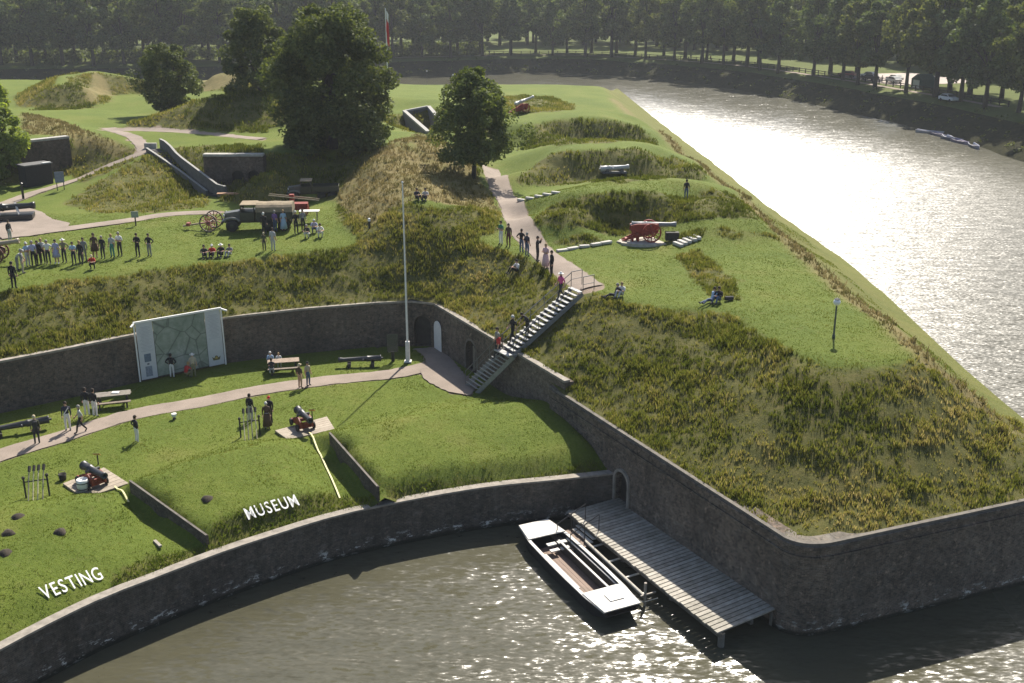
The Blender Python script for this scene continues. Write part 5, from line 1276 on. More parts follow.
p = at(729,300.5); MB().tube([p+Vector((-.25,0,.14)), p+Vector((.25,.05,.14))], .14, 8).build('bag', cm('dark')); tag(bpy.context.scene.objects['bag'], 'dark bag lying on the grass beside the seated couple', 'bag')
# ------------------------------------------------------------------ guns, tables and gear on the lower lawn
REDWOOD = simple('red_oxide_paint', (0.20,0.035,0.018), 0.6, 0.3, 5); REDBRT = simple('red_paint', (0.25,0.028,0.018), 0.6, 0.45, 7)
GUNIRON = simple('gun_iron', (0.035,0.035,0.038), 0.42, 0.25, 6); GUNGREY = simple('gun_grey', (0.16,0.17,0.18), 0.5, 0.2, 6); PALEGUN = simple('pale_gun', (0.45,0.45,0.44), 0.4, 0.15, 6)
GREYW = simple('grey_wood', (0.25,0.22,0.18))
def barrel(mb, a, b, r0, r1):
    """gun tube from breech a to muzzle b with mouldings, cascabel and trunnions"""
    a, b = Vector(a), Vector(b); d = b-a; Ln = d.length; q = d.to_track_quat('X', 'Z')
    prof = [(0.02,-0.16),(r0*.32,-0.13),(r0*.34,-0.07),(r0*.2,-.03),(r0*1.12,0),(r0*1.14,.05),(r0,.07),(r0*.93,Ln*.3),(r0*1.0,Ln*.31),(r0*.98,Ln*.34),(r0*.86,Ln*.35),(r0*.75,Ln*.6),(r1*1.02,Ln*.88),(r1*1.35,Ln*.95),(r1*1.3,Ln),(r1*.7,Ln),(r1*.65,Ln-.12)]
    m = MB(); m.lathe(prof, 14, (0,0,0), 'X'); m.tube([(Ln*.42,-r0*1.7,0),(Ln*.42,r0*1.7,0)], r0*.33, 8)
    M = Matrix.Translation(a) @ q.to_matrix().to_4x4(); mb.add([M @ Vector(v) for v in m.v], m.f); return mb
def pad(poly, name_label):
    """plank or stone gun platform laid on the grass"""
    t = None; pts = [P(q[0], q[1], 2.68) for q in poly]; c = sum(pts, Vector())/len(pts); zt = 2.72
    m = MB(); n = 7
    for i in range(n):
        f0, f1 = i/n, (i+.93)/n
        q = [pts[0].lerp(pts[3], f0), pts[1].lerp(pts[2], f0), pts[1].lerp(pts[2], f1), pts[0].lerp(pts[3], f1)]
        m.prism([(p.x-c.x, p.y-c.y, -.12) for p in q], (0,0,.12))
    o = m.build('gun_platform', wood_mat('platform_boards', (0.22,0.18,0.13), (0.42,0.36,0.28), (1,1,1)), None); o.location = (c.x, c.y, zt); set_tone(o, 8)
    tag(o, name_label, 'gun platform', 'plank platforms under the lawn guns'); return Vector((c.x, c.y, zt))
def garrison_gun(px, py, zt, ang, label):
    p = P(px, py, zt); t = empty('garrison_gun', p, ang, label, 'cannon', 'garrison guns on the lower lawn')   # muzzle along +x
    ck = MB()
    for y in (-.34, .34):
        pr = [(-.95,.22),(.75,.22),(.75,.62),(.35,.78),(.12,.80),(.05,.64),(-.28,.62),(-.32,.48),(-.62,.46),(-.66,.34),(-.95,.32)]
        ck.prism([(x, y-.06, z) for x, z in pr], (0,.12,0))
    ck.box((.45,0,.36), (.14,.6,.2)); ck.box((-.55,0,.28), (.14,.6,.14)); ck.build('carriage', REDWOOD, t, bevel=.012)
    for x in (-.62, .48):
        MB().bar((x,-.52,.2), (x,.52,.2), .13, .13).build('axle', REDWOOD, t)
        for y in (-.5, .5): MB().lathe([(.20,-.055),(.21,-.04),(.21,.04),(.20,.055),(.06,.07)], 14, (x,y,.21), 'Y').build('truck_wheel', DARKWOOD, t)
    barrel(MB(), (-.80,0,.82), (1.45,0,.92), .225, .14).build('barrel', GUNIRON, t, True); return t
d1 = math.atan2((P(377,487,3.4)-P(329,433,3.85)).y, (P(377,487,3.4)-P(329,433,3.85)).x)
z1 = pad([(63,484),(104,468),(129,484),(84,499)], 'plank gun platform with a white tub beside the red gun').z
garrison_gun(93,484, z1, math.atan2((P(111,478,3.5)-P(83.7,462,3.5)).y, (P(111,478,3.5)-P(83.7,462,3.5)).x), 'gun on dark red wooden carriage beside a white tub')
z2 = pad([(275,431),(327,417),(335,430),(288,440)], 'plank gun platform at the head of the yellow tape and cheek wall').z
garrison_gun(303,427, z2, d1, 'gun on dark red wooden carriage near the person in a brown dress')
p = P(83.5,490,z1); t = empty('water_tub', p, 0, 'white wooden water tub on the gun platform', 'tub'); MB().lathe([(.26,0),(.30,.25),(.31,.5),(.28,.62),(.25,.62),(.25,.55)], 16).build('body', WHITE, t, True)
m = MB()
for z, r in ((.12,.285),(.45,.318)): m.lathe([(r,z-.02),(r+.012,z-.02),(r+.012,z+.02),(r,z+.02)], 16)
m.build('hoop', BLACKIRON, t)
p = at(63,480); t = empty('bucket', p, 0, 'small dark bucket on the grass left of the first gun', 'bucket'); MB().lathe([(.16,0),(.21,.36),(.19,.36),(.15,.05)], 12).build('body', DARKWOOD, t, True)
m = MB(); m.tube([(-.2,0,.34),(-.15,0,.52),(0,0,.58),(.15,0,.52),(.2,0,.34)], .012, 5); m.build('handle', BLACKIRON, t)
for px, py, lb in ((98.5,465,'small post with an orange sign behind the gun with the white tub'), (312.5,420,'small post with an orange sign behind the gun by the yellow tape')):
    p = at(px, py); t = empty('sign_post', p, 0, lb, 'sign post', 'small orange sign posts by the guns'); MB().tube([(0,0,-.1),(0,0,.62)], .035, 6).build('post', DARKWOOD, t); MB().box((0,-.05,.66), (.36,.22,.04), 0, 0, -.7).build('sign_plate', simple('orange_plate', (0.55,0.33,0.10), 0.5, 0.15), t)
def tool_rack(px, py, label, pale):
    p = at(px, py); t = empty('gun_tool_rack', p, .35, label, 'tool rack', 'racks of gun tools on the lawn')
    for x in (-.55, .55): m = MB(); m.tube([(x,0,-.1),(x,0,1.05)], .05, 6); m.lathe([(.02,1.05),(.08,1.10),(.08,1.2),(.02,1.25)], 8, (x,0,0)); m.build('post', DARKWOOD, t)
    MB().tube([(-.6,0,.92),(.6,0,.92)], .03, 6).build('crossbar', DARKWOOD, t)
    for i, x in enumerate((-.32,-.1,.12,.36)):
        m = MB(); m.tube([(x-.1,-.95,.0),(x,.02,.96),(x+.05,.35,1.32)], .028, 6); t2 = m.build('staff', simple('pale_staff', (0.50,0.44,0.30)) if i in pale else GREYW, t)
        h = MB(); h.tube([(x+.05,.35,1.32),(x+.09,.55,1.52)], .075, 8); h.build('head', DARKWOOD, t2)
tool_rack(38,497,'rack of pale rammers and sponges left of the gun with a white tub',(1,2)); tool_rack(250.5,436,'rack of rammers leaning in front of the person in black and grey',(0,3))
def tape(a, b, label):
    A, B_ = at(*a), at(*b); m = MB(); n = 12; pts = []
    for i in range(n+1): q = A.lerp(B_, i/n); pts.append((q.x-A.x, q.y-A.y, ground(q.x, q.y)-A.z+.12))
    for u, v in zip(pts[:-1], pts[1:]): m.bar(u, v, .08, .012)
    o = m.build('marking_tape', simple('yellow_tape', (0.62,0.58,0.28), 0.6, 0.2, 3)); o.location = A; tag(o, label, 'tape', 'yellow marking tapes on the lawn')
tape((309,434),(340,500),'long yellow tape stretched down the grass in front of the second gun'); tape((115,488),(129,504),'short yellow tape in front of the gun with the white tub')
p = at(157,545); o = MB().bar((-.2,.3,.06),(.25,-.25,.06),.14,.10).build('timber_offcut', GREYW); o.location = p; tag(o, 'short pale timber lying in the embrasure above the quay', 'timber')
# long barrels on timber rests
def laid_gun(px, py, ang, Ln, r, label, col=GUNIRON):
    p = at(px, py); t = empty('laid_gun_barrel', p, ang, label, 'gun barrel', 'gun barrels resting on low timbers')
    for x in (-Ln*.3, Ln*.25):
        MB().box((x,0,.16), (.22,.9,.32)).build('rest', DARKWOOD, t, bevel=.01)
    barrel(MB(), (-Ln/2,0,.32+r), (Ln/2,0,.32+r*.8), r, r*.62).build('barrel', col, t, True); return t
laid_gun(17,433.5, .50+PI, 3.6, .22, 'long black barrel resting on timbers at the left end of the wall')
laid_gun(360,366, .10+PI, 2.9, .21, 'black barrel resting on timbers between flagpole and picnic table')
def picnic(px, py, ang, label, top):
    p = at(px, py); t = empty('picnic_table', p, ang, label, 'picnic table', 'picnic tables on the lower lawn')
    m = MB()
    for i in range(5): m.box((0,-.34+i*.17,.75), (2.1,.155,.045))
    m.build('tabletop', top, t, bevel=.006)
    for sg in (-1, 1):
        b = MB(); b.box((0,sg*.68,.45), (2.1,.13,.045)); b.box((0,sg*.83,.45), (2.1,.13,.045)); b.build('bench_seat', simple('bench_wood', (0.20,0.16,0.12), 0.8, 0.3, 4), t)
        for x in (-.8, .8): MB().bar((x,sg*.75,0), (x,sg*.28,.74), .10, .06).build('leg', DARKWOOD, t)
    for x in (-.8, .8): MB().bar((x,-.8,.41), (x,.8,.41), .06, .09).build('crossbeam', DARKWOOD, t)
    return t, p
_, p1 = picnic(114,405, .30, 'dark picnic table with papers on top near the left path', simple('table_grey', (0.20,0.18,0.15), 0.8, 0.3, 4))
o = MB().box((0,0,0), (.42,.30,.05)).build('paper', WHITE); o.location = p1+Vector((.15,.1,.80)); tag(o, 'white paper lying on the left picnic table', 'paper')
_, p2 = picnic(284,371, .22, 'brown picnic table between a seated and a standing group', simple('table_brown', (0.28,0.21,0.155), 0.8, 0.3, 4))
def tl(p, ang, x, y, z=0): return p+Vector((x*math.cos(ang)-y*math.sin(ang), x*math.sin(ang)+y*math.cos(ang), z))
person(0,0,'bench','person in pale blue shirt sitting at the far side of the brown picnic table',G1,'paleblue','jeans',.22,('hair','hairw'),pos=tl(p2,.22,-.85,.75))
person(0,0,'bench','child in white sitting close to the pale blue shirt at the brown table',G1,'white','palegrey',.3,('hair','blond'),scale=.8,pos=tl(p2,.22,-.30,.75,.08))
person(0,0,'bench','person in dark clothes on the near bench of the brown picnic table',G1,'dark','white',.22+PI,('hair','hairb'),pos=tl(p2,.22,-.8,-.75))
person(300.5,388,'stand','person in brown waistcoat and bare legs on the path by the brown table',G1,'brown','skin',PI-.6,('cap','straw'))
person(308.5,385.5,'stand','person in beige shirt and blue jeans on the path by the brown table',G1,'beige','jeans',.9,('cap','black'))
# earth heaps (molehills)
for px, py in ((18,462),(207,499),(18,517),(8,533),(5,553),(60,532)):
    if px > 60 or py > 500:
        p = at(px, py); m = MB(); n = 10; vs = []
        for r, z in ((.30,-.03),(.22,.09),(.10,.16),(.01,.18)):
            for k in range(n): a = 2*PI*k/n; rr = r*(1+.2*math.sin(3*a+px)); vs.append((rr*math.cos(a), rr*math.sin(a), z))
        m.add(vs, [(i*n+k, i*n+(k+1) % n, (i+1)*n+(k+1) % n, (i+1)*n+k) for i in range(3) for k in range(n)])
        o = m.build('molehill', simple('dark_soil', (0.045,0.035,0.025), 1, .4, 6, bmp=.6), None, True); o.location = p
        tag(o, 'small dark molehill on the lower lawn', 'molehill', 'molehills on the lower lawn')
# people on the staircase
SA, SB, SC_ = P(471,388.5,2.62), P(508,351.5,5.82), P(577,289.5,8.92)
def onst(f, lo, side):
    a, b, n = (SA, SB, 13) if lo else (SB, SC_, 17); k = min(n-1, int(f*n)); q = a.lerp(b, (k+.5)/n); q.z = a.z+(b.z-a.z)*(k+1)/n+.03; return q+dF*side
person(0,0,'walk','person in a bright red top on the lower flight of the staircase',G5,'red','dark',PI*.5+2.6,('hair','hairg'),pos=onst(.72,True,.1))
person(0,0,'stand','person in grey left of the red top on the staircase',G5,'grey','dark',-1.0,('hair','hairb'),pos=onst(.80,True,-.45))
person(0,0,'walk','person in black with white hair at the middle of the staircase',G5,'black','black',-1.0,('hair','hairw'),pos=onst(.06,False,-.2))
person(0,0,'bend','person in dark grey leaning on the handrail above the landing',G5,'dark','dark',-1.0,('hair','hairb'),pos=onst(.24,False,.1))
person(0,0,'walk','person in a bright pink top and white hat near the top of the stairs',G5,'pink','dark',-1.0,('hat','white'),pos=onst(.78,False,-.3))
# ------------------------------------------------------------------ casemates, ramp and entrance on the fort
def front(name, a, b, top, label, doors, thick=1.3, fwd=0.35, wing=None):
    d = (b-a); d.z = 0; Ln = d.length; d.normalize(); n = right(d); t = empty(name, (0,0,0), 0, label, 'bunker')
    line = [Vector((p.x, p.y, top))+n*fwd for p in (a, a.lerp(b, .5), b)]
    m = MB(); sweep(m, line, 0, thick, 0, 0, 0, 0.0, a.z-.6); o = m.build('brickwork', BRICK_BACK, t)
    cs = [arch_prism(Vector((a.x, a.y, a.z))+d*s+n*fwd, d, w, h, .3, -.7) for s, w, h in doors]; cut(o, cs); set_uv(o, line)
    for s, w, h in doors: arch_prism(Vector((a.x, a.y, a.z))+d*s+n*(fwd-.3), d, w-.04, h-.03, 0, -.1).build('door', DARKWOOD, t)
    cp = MB(); sweep(cp, line, .08, thick*.6, .003, .22); cp.build('coping', CONC, t); return t, d, n
tl_, d, n = front('casemate', CAS_L[0], CAS_L[1], 12.45, 'dark brick bunker front with a pale concrete top beside the bright green tree', [(2.6,1.0,1.9)])
p = P(37,185,8.8); t = empty('dark_shed', p, math.atan2(d.y, d.x), 'low black shed with a pale roof edge in front of the left bunker', 'shed')
MB().box((0,0,1.0), (2.6,1.6,2.0)).build('body', simple('tarred_boards', (0.018,0.018,0.018), .8, .3), t, bevel=.03); MB().box((0,0,2.05), (2.8,1.8,.10)).build('roof', simple('roof_felt', (.10,.10,.10), .8, .3), t); MB().box((.85,-.7,2.14), (.8,.3,.08)).build('roof_light', WHITE, t)
front('casemate', CAS_M[0], CAS_M[1], 12.0, 'dark brick bunker front with two doors in the shade of the big tree', [(3.1,1.15,2.0),(4.6,1.15,2.0)])
t = empty('ramp_walls', (0,0,0), 0, 'pair of pale concrete ramp walls running down the grassy mound to the terrace', 'ramp')
LA, LB_ = [P(147,149,11.55), P(178,170,10.3), P(207,192,9.1)], [P(161,145,11.75), P(193,169,10.7), P(226,194,9.2)]
for ln in (LA, LB_):
    ln[:] = [Vector((v.x, v.y, max(v.z-.2*(ln is LA), ground(v.x, v.y)+(-.15 if ln is LA else .60)))) for v in spline(ln, 1.5)]
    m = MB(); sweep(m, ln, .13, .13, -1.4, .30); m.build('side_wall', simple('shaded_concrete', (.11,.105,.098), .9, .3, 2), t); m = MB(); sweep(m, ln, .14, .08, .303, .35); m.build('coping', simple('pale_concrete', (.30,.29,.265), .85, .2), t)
m = MB(); 
for i in range(24):
    f, f2 = i/24, (i+1)/24; la, lb = sum((v-u).length for u, v in zip(LA[:-1], LA[1:])), sum((v-u).length for u, v in zip(LB_[:-1], LB_[1:])); p, q, p2, q2 = along(LA, la*f), along(LB_, lb*f), along(LA, la*f2), along(LB_, lb*f2)
    zz = max(p.z-.2, ground((p.x+q.x)/2, (p.y+q.y)/2)+.06); m.add([(v.x, v.y, z) for z in (zz-.8, zz) for v in (p, q, q2, p2)], [(0,3,2,1),(4,5,6,7),(0,1,5,4),(1,2,6,5),(2,3,7,6),(3,0,4,7)])
m.build('steps', simple('dark_steps', (.05,.048,.045), .9, .3), t)
p = P(151,149.5,11.3); MB().box((p.x, p.y, 11.5), (1.2,.35,.9)).build('end_block', CONC, t)
t = empty('sunken_entrance', (0,0,0), 0, 'pale concrete rim of a sunken entrance between the two main trees', 'bunker entrance')
for a, b, nm in ((PIT[3], PIT[0], 'wing_wall'), (PIT[0], PIT[1], 'back_wall'), (PIT[1], PIT[2], 'wing_wall')):
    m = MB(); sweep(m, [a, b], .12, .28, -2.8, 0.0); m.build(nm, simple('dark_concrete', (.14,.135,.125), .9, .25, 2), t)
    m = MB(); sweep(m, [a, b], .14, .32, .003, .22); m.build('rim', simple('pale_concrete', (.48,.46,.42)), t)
q = PIT[0].lerp(PIT[1], .55); MB().box((q.x+.1, q.y-.45, 10.9), (.22,.05,.9)).build('notice', WHITE, t)
# ------------------------------------------------------------------ wheeled guns
TYRE = simple('rubber', (.018,.018,.018), .8, .2); ARMY = simple('army_green', (.030,.032,.022), .45, .3, 4); CANVAS = simple('canvas', (.24,.19,.12), .9, .3, 3, bmp=.4)
def field_gun(p, ang, label, wheel_r, blen, br, cmat, bmat, elev=.10, group='wheeled guns on the rampart', cheek_h=.9):
    t = empty('wheeled_gun', p, ang, label, 'cannon', group); r = wheel_r
    for y in (-.72, .72):
        MB().wheel((0,y,r), r, .10, 'Y', 12, 0, 1, .14, .10).build('wheel', [cmat, cmat], t)
    MB().tube([(0,-.8,r), (0,.8,r)], .07, 8).build('axle', BLACKIRON, t)
    m = MB()
    for y in (-.24, .24):
        pr = [(.55,r-.05),(.55,r+.30),(.30,r+.42),(-.15,r+.40),(-.55,r+.12),(-2.1,.10),(-2.1,.32-.3),(-.6,r-.35)]
        m.prism([(x, y-.06, z) for x, z in pr], (0,.12,0))
    for x, z in ((.35,r+.1),(-.6,r-.1),(-1.8,.16)): m.box((x,0,z), (.18,.5,.14))
    m.build('carriage', cmat, t, bevel=.012)
    z0 = r+.48; barrel(MB(), (-blen*.42,0,z0), (blen*.58,0,z0+blen*elev), br, br*.62).build('barrel', bmat, t, True); return t
pr_ = P(650,242,9.02); zc = ground(pr_.x, pr_.y)
c0 = at(650,242); m = MB(); n = 26; ring = []
for r in (0.0,): pass
vsx = [(2.4*math.cos(2*PI*k/n)*(1+.05*math.sin(3*k)), 1.25*math.sin(2*PI*k/n), z) for z in (-.25,.10) for k in range(n)]
m.add(vsx, [tuple(range(n))[::-1], tuple(range(n, 2*n))]+[(k, (k+1) % n, n+(k+1) % n, n+k) for k in range(n)])
o = m.build('stone_platform', simple('pale_stone', (.42,.38,.32), .9, .3, 3, bmp=.4)); o.location = c0; o.rotation_euler = (0,0,.05); tag(o, 'pale oval stone platform under the big red gun', 'gun platform')
G0 = field_gun(c0+Vector((.0,.1,.10)), .04, 'big red wheeled gun with a long dark barrel on an oval stone platform', .72, 3.3, .24, REDBRT, GUNGREY, .0)
m = MB()
for y in (-.30,.30): m.prism([(x, y-.07, z) for x, z in ((-1.5,.78),(-1.5,1.22),(-1.0,1.32),(.55,1.32),(.55,.7),(-.2,.62))], (0,.14,0))
m.build('side_cheek', REDBRT, G0)
for x in (-1.35,-.95):
    for y in (-.3,.3): MB().bar((x,y,0), (x+.1,y,.85), .12, .12).build('prop', REDBRT, G0)
o = MB().box((0,0,.30), (1.0,.55,.6)).build('timber_block', DARKWOOD, None, bevel=.02); o.location = at(672,240); tag(o, 'dark timber block at the muzzle end of the big red gun', 'block')
p = at(523,112); field_gun(p, .55, 'far red gun with a pale barrel raised above a dark grassy notch', .55, 2.6, .22, REDBRT, PALEGUN, .28)
p = at(212,230); t = empty('gun_limber', p, PI-.05, 'two wheeled wooden limber with red hubs and a long pole on the terrace', 'limber')
for y in (-.75, .75): MB().wheel((0,y,.72), .72, .10, 'Y', 12, 0, 1, .18, .09).build('wheel', [simple('rim_wood', (.10,.08,.06), .7, .3), simple('wheel_red', (.28,.07,.06), .6, .2)], t)
MB().tube([(0,-.85,.72),(0,.85,.72)], .06, 8).build('axle', BLACKIRON, t); MB().bar((-.3,0,.72), (2.3,0,.30), .12, .12).build('pole', simple('pole_wood', (.34,.27,.18), .8, .25), t); MB().box((1.85,0,.45), (.25,.5,.25)).build('seat_box', REDWOOD, t)
field_gun(P(-2,262,8.75), 0.15, 'brown wheeled gun at the left edge of the terrace crowd', .66, 2.8, .24, simple('gun_brown', (.12,.05,.035), .6, .3), simple('tan_gun', (.34,.28,.19), .5, .2), .12)
p = P(7,219,8.85); t = empty('platform_gun', p, .25, 'black fortress gun on a slide with two pale braces in the paved gun place', 'cannon')
MB().box((0,0,.22), (4.2,1.5,.40)).build('slide', BLACKIRON, t, bevel=.03); barrel(MB(), (-1.4,0,.95), (2.3,0,1.05), .34, .22).build('barrel', BLACKIRON, t, True)
for x in (-.4, 1.1): MB().bar((x,-.7,.45), (x-.35,.1,1.3), .16, .16).build('brace', simple('pale_metal', (.42,.41,.39), .5, .15), t)
p = at(23.5,199); t = empty('bollard', p, 0, 'dark wooden post at the corner of the paved gun place', 'post'); MB().tube([(0,0,-.1),(0,0,1.35)], .11, 8).build('post', DARKWOOD, t); MB().lathe([(.13,1.35),(.13,1.42),(.02,1.5)], 8).build('cap', BLACKIRON, t)
p = at(61,190); t = empty('notice_board', p, .3, 'blue grey notice board on two legs beside the upper path', 'notice board')
for x in (-.3, .3): MB().box((x,0,.5), (.07,.07,1.2)).build('leg', BLACKIRON, t)
MB().box((0,-.05,1.2), (.8,.05,1.0)).build('panel', simple('notice_blue', (.17,.19,.26), .4, .2), t)
p = at(136,226); t = empty('notice_board', p, .2, 'tiny glass notice stand beside the terrace path', 'notice board'); MB().box((0,0,.4), (.1,.1,.8)).build('leg', BLACKIRON, t); MB().box((0,-.05,.95), (.55,.05,.5)).build('panel', simple('notice_grey', (.25,.28,.25), .4, .2), t)
# grey gun barrel lying on a bed behind the second traverse
p = at(614,174); t = empty('grey_gun', p, .12, 'pale grey gun barrel on a low bed between the grass traverses', 'cannon'); MB().box((0,0,.16), (2.4,.9,.14)).build('bed', simple('bed_grey', (.10,.10,.10), .7, .3), t, bevel=.03)
barrel(MB(), (-1.3,0,.50), (1.4,0,.66), .28, .18).build('barrel', PALEGUN, t, True)
for x in (-.7, .7): MB().prism([(x-.2,-.35,.14),(x+.2,-.35,.14),(x+.1,-.35,.52),(x-.1,-.35,.52)], (0,.9,0)).build('cheek', simple('bed_grey', (.1,.1,.1)), t)
# kerb stones and steps
def stones(pts, label, group, n, size):
    line = [at(*q) for q in pts]; tot_ = sum((b-a).length for a, b in zip(line[:-1], line[1:])); t = None
    for i in range(n):
        q = along(line, tot_*(i+.5)/n); d = along(line, min(tot_, tot_*(i+.5)/n+.2))-q
        o = MB().box((0,0,.06), (size[0]*random.uniform(.85,1.1), size[1], size[2])).build('kerb_stone', simple('kerb_stone', (.46,.44,.40), .9, .25, 3), None, bevel=.02); o.location = (q.x, q.y, ground(q.x, q.y)); o.rotation_euler = (0,0,math.atan2(d.y, d.x)+random.uniform(-.06,.06)); tag(o, label, 'kerb stone', group)
stones([(557,252),(575,248.5),(594,245.5),(611,243)], 'pale kerb stone in the row leading from the path to the big red gun', 'kerb stones between path and red gun', 5, (.85,.35,.18))
stones([(517,201.5),(536,197.5),(560,192.5)], 'pale kerb stone in the short row at the foot of the first grass traverse', 'kerb stones beside the upper path', 5, (.75,.3,.18))
stones([(676,246),(684,242.5),(692,239.5),(699,237)], 'pale stone step climbing the bank beside the big red gun', 'stone steps by the red gun', 5, (.32,1.1,.22))
# ------------------------------------------------------------------ army trucks and the pump cart
def truck(p, ang, label, sc=1.0, canvas=True):
    t = empty('army_truck', p, ang, label, 'truck', 'old army trucks under the big tree'); t.scale = (sc,)*3    # front along +x
    m = MB(); m.box((0,0,.72), (5.2,.8,.22)); m.box((2.72,0,.72), (.12,1.9,.24)); m.build('chassis', BLACKIRON, t, bevel=.02)
    m = MB(); m.prism([(1.25,-.52,.85),(2.55,-.42,.85),(2.55,-.42,1.42),(1.25,-.55,1.58)], (0,.97,0)); m.build('bonnet', simple('bonnet_pale', (.10,.10,.085), .35, .2), t, bevel=.05)
    MB().box((2.57,0,1.15), (.06,.7,.55)).build('grille', BLACKIRON, t)
    for y in (-.62, .62): m = MB(); m.lathe([(.03,0),(.13,.02),(.13,.10),(.03,.14)], 12, (2.5,y,1.28), 'X'); m.build('headlight', simple('lamp_glass', (.55,.55,.52), .2, .1), t)
    m = MB(); m.box((.70,0,1.2), (1.15,1.75,.75)); m.build('cab', ARMY, t, bevel=.04)
    for y in (-.84, .84): m = MB(); m.bar((.15,y,1.55), (.15,y,2.1), .07, .07); m.bar((1.22,y*.95,1.55), (1.1,y*.95,2.1), .06, .06); m.build('cab_pillar', ARMY, t)
    MB().box((1.22,0,1.85), (.04,1.5,.5), 0, 0, 0, -.12).build('windscreen', simple('dark_glass', (.05,.055,.06), .1, .1), t)
    MB().box((.62,0,2.13), (1.3,1.8,.08)).build('cab_roof', CANVAS, t, bevel=.03)
    b = MB(); b.box((-1.45,0,1.0), (2.9,1.95,.10)); 
    for y in (-.95, .95): b.box((-1.45,y,1.3), (2.9,.06,.5))
    b.box((-2.88,0,1.3), (.06,1.9,.5)); b.build('cargo_bed', ARMY, t)
    if canvas:
        n = 8; vs = []; 
        for x in (-2.9,-2.2,-1.45,-.7,0.0):
            for k in range(n+1): a = PI*k/n; sag = .04 if x in (-2.2,-.7) else 0; vs.append((x, -.98*math.cos(a), 1.55+(.70-sag)*math.sin(a)**.6))
        m = MB(); m.add(vs, [(i*(n+1)+k, i*(n+1)+k+1, (i+1)*(n+1)+k+1, (i+1)*(n+1)+k) for i in range(4) for k in range(n)]); m.add(vs[:n+1], [tuple(range(n+1))]); m.add(vs[-n-1:], [tuple(range(n+1))[::-1]]); m.build('canvas_top', CANVAS, t)
    for x in (1.95,-1.0,-2.15):
        for y in (-.85,.85):
            m = MB(); m.lathe([(.22,-.13),(.42,-.14),(.48,-.09),(.48,.09),(.42,.14),(.22,.13)], 18, (x,y,.48), 'Y'); w_ = m.build('wheel', TYRE, t, True); MB().lathe([(.03,-.15),(.21,-.12),(.21,.12),(.03,.15)], 12, (x,y,.48), 'Y').build('rim', ARMY, w_)
    for x in (1.95,):
        for y in (-.85,.85): m = MB(); m.tube([(x-.62,y,.85),(x-.42,y,1.03),(x,y,1.1),(x+.42,y,1.02),(x+.6,y,.85)], .10, 6); m.build('mudguard', simple('mudguard_pale', (.17,.17,.15), .4, .2), t)
    return t
truck(at(258,229.5)+Vector((0,.2,0)), PI+.08, 'old dark army truck with a tan canvas top facing left on the terrace', .98)
truck(at(313,199), PI+.12, 'second dark army truck standing in the shade behind the first', .80, False)
p = at(297,215); t = empty('pump_cart', p, .1, 'red pump cart with long pale lever poles behind the truck group', 'cart')
MB().box((0,0,.75), (1.9,.85,.55)).build('body', REDBRT, t, bevel=.03); MB().box((-.35,0,1.35), (.4,.4,.8)).build('tower', REDBRT, t, bevel=.03)
for x in (-.6,.6):
    for y in (-.5,.5): MB().wheel((x,y,.42), .42, .07, 'Y', 8).build('wheel', REDBRT, t)
for y in (-.35,.35): MB().tube([(-2.2,y,1.75),(1.9,y,1.25)], .045, 6).build('lever_pole', simple('pole_wood', (.34,.27,.18)), t)
p = at(310,222); t = empty('trestle_table', p, .05, 'white topped trestle table behind the squatting people', 'table'); MB().box((0,0,.92), (1.6,.7,.05)).build('tabletop', WHITE, t)
for x in (-.6,.6):
    for y in (-.28,.28): MB().bar((x,y*1.3,0),(x,y*.6,.9), .05,.05).build('leg', GREYW, t)
o = MB().box((0,0,.14), (2.6,.5,.10), .1).build('plank_stack', simple('orange_boards', (.36,.20,.11), .8, .25, 3)); o.location = at(232,195); tag(o, 'orange brown boards lying before the shaded bunker doors', 'boards')
# ------------------------------------------------------------------ lamps, posts, flag
def lamp(p, h, label, col):
    t = empty('park_lamp', p, 0, label, 'lamp post', 'short globe lamps on the grass'); MB().tube([(0,0,-.2),(0,0,h*.25),(0,0,h)], [.07,.055,.045], 8).build('pole', col, t); MB().lathe([(.09,0),(.09,.18),(.05,.2)], 8).build('foot', col, t)
    MB().lathe([(.05,h),(.13,h+.04),(.19,h+.14),(.20,h+.22),(.15,h+.33),(.03,h+.38)], 14).build('globe', simple('opal_globe', (.86,.85,.80), .3, .03), t, True); MB().lathe([(.14,h+.34),(.16,h+.37),(.03,h+.44)], 10).build('cap', BLACKIRON, t)
lamp(at(833.5,338), 1.85, 'small globe lamp alone on the mown plateau by the wide water', simple('lamp_green', (.07,.085,.075), .5, .2))
lamp(at(427,81), 2.5, 'black globe lamp left of the small tree near the far water', BLACKIRON); lamp(at(453,83), 1.9, 'pale globe lamp just behind the small tree near the far water', simple('lamp_pale', (.34,.35,.33), .5, .1))
p = at(369.5,229); t = empty('marker_post', p, 0, 'small dark marker post with a white top at the end of the terrace', 'post'); MB().tube([(0,0,-.1),(0,0,.6)], .09, 8).build('post', BLACKIRON, t); MB().lathe([(.10,.6),(.12,.68),(.10,.82),(.02,.86)], 8).build('head', WHITE, t)
p = at(174.5,420); t = empty('white_box', p, 0, 'small white box with a dark base standing on the open lawn', 'small_box'); MB().lathe([(.12,0),(.10,.12),(.05,.2)], 8).build('foot', BLACKIRON, t); MB().lathe([(.10,.2),(.16,.3),(.16,.42),(.03,.45)], 10).build('head', WHITE, t)  # plain white box on a dark base; gives no light
p = P(388.5,100,11.0); t = empty('flagpole', p, 0, 'flagpole with a red and white flag behind the biggest tree', 'flagpole'); MB().tube([(0,0,-1),(0,0,12.6)], [.10,.06], 8).build('pole', WHITE, t)
fl_v = []; 
for i in range(9):
    for k in range(4): z = 12.3-i*.55; fl_v.append((.08+k*.11+.05*math.sin(i*.9+k), .10*math.sin(i*1.1+k*1.7), z-k*.2))
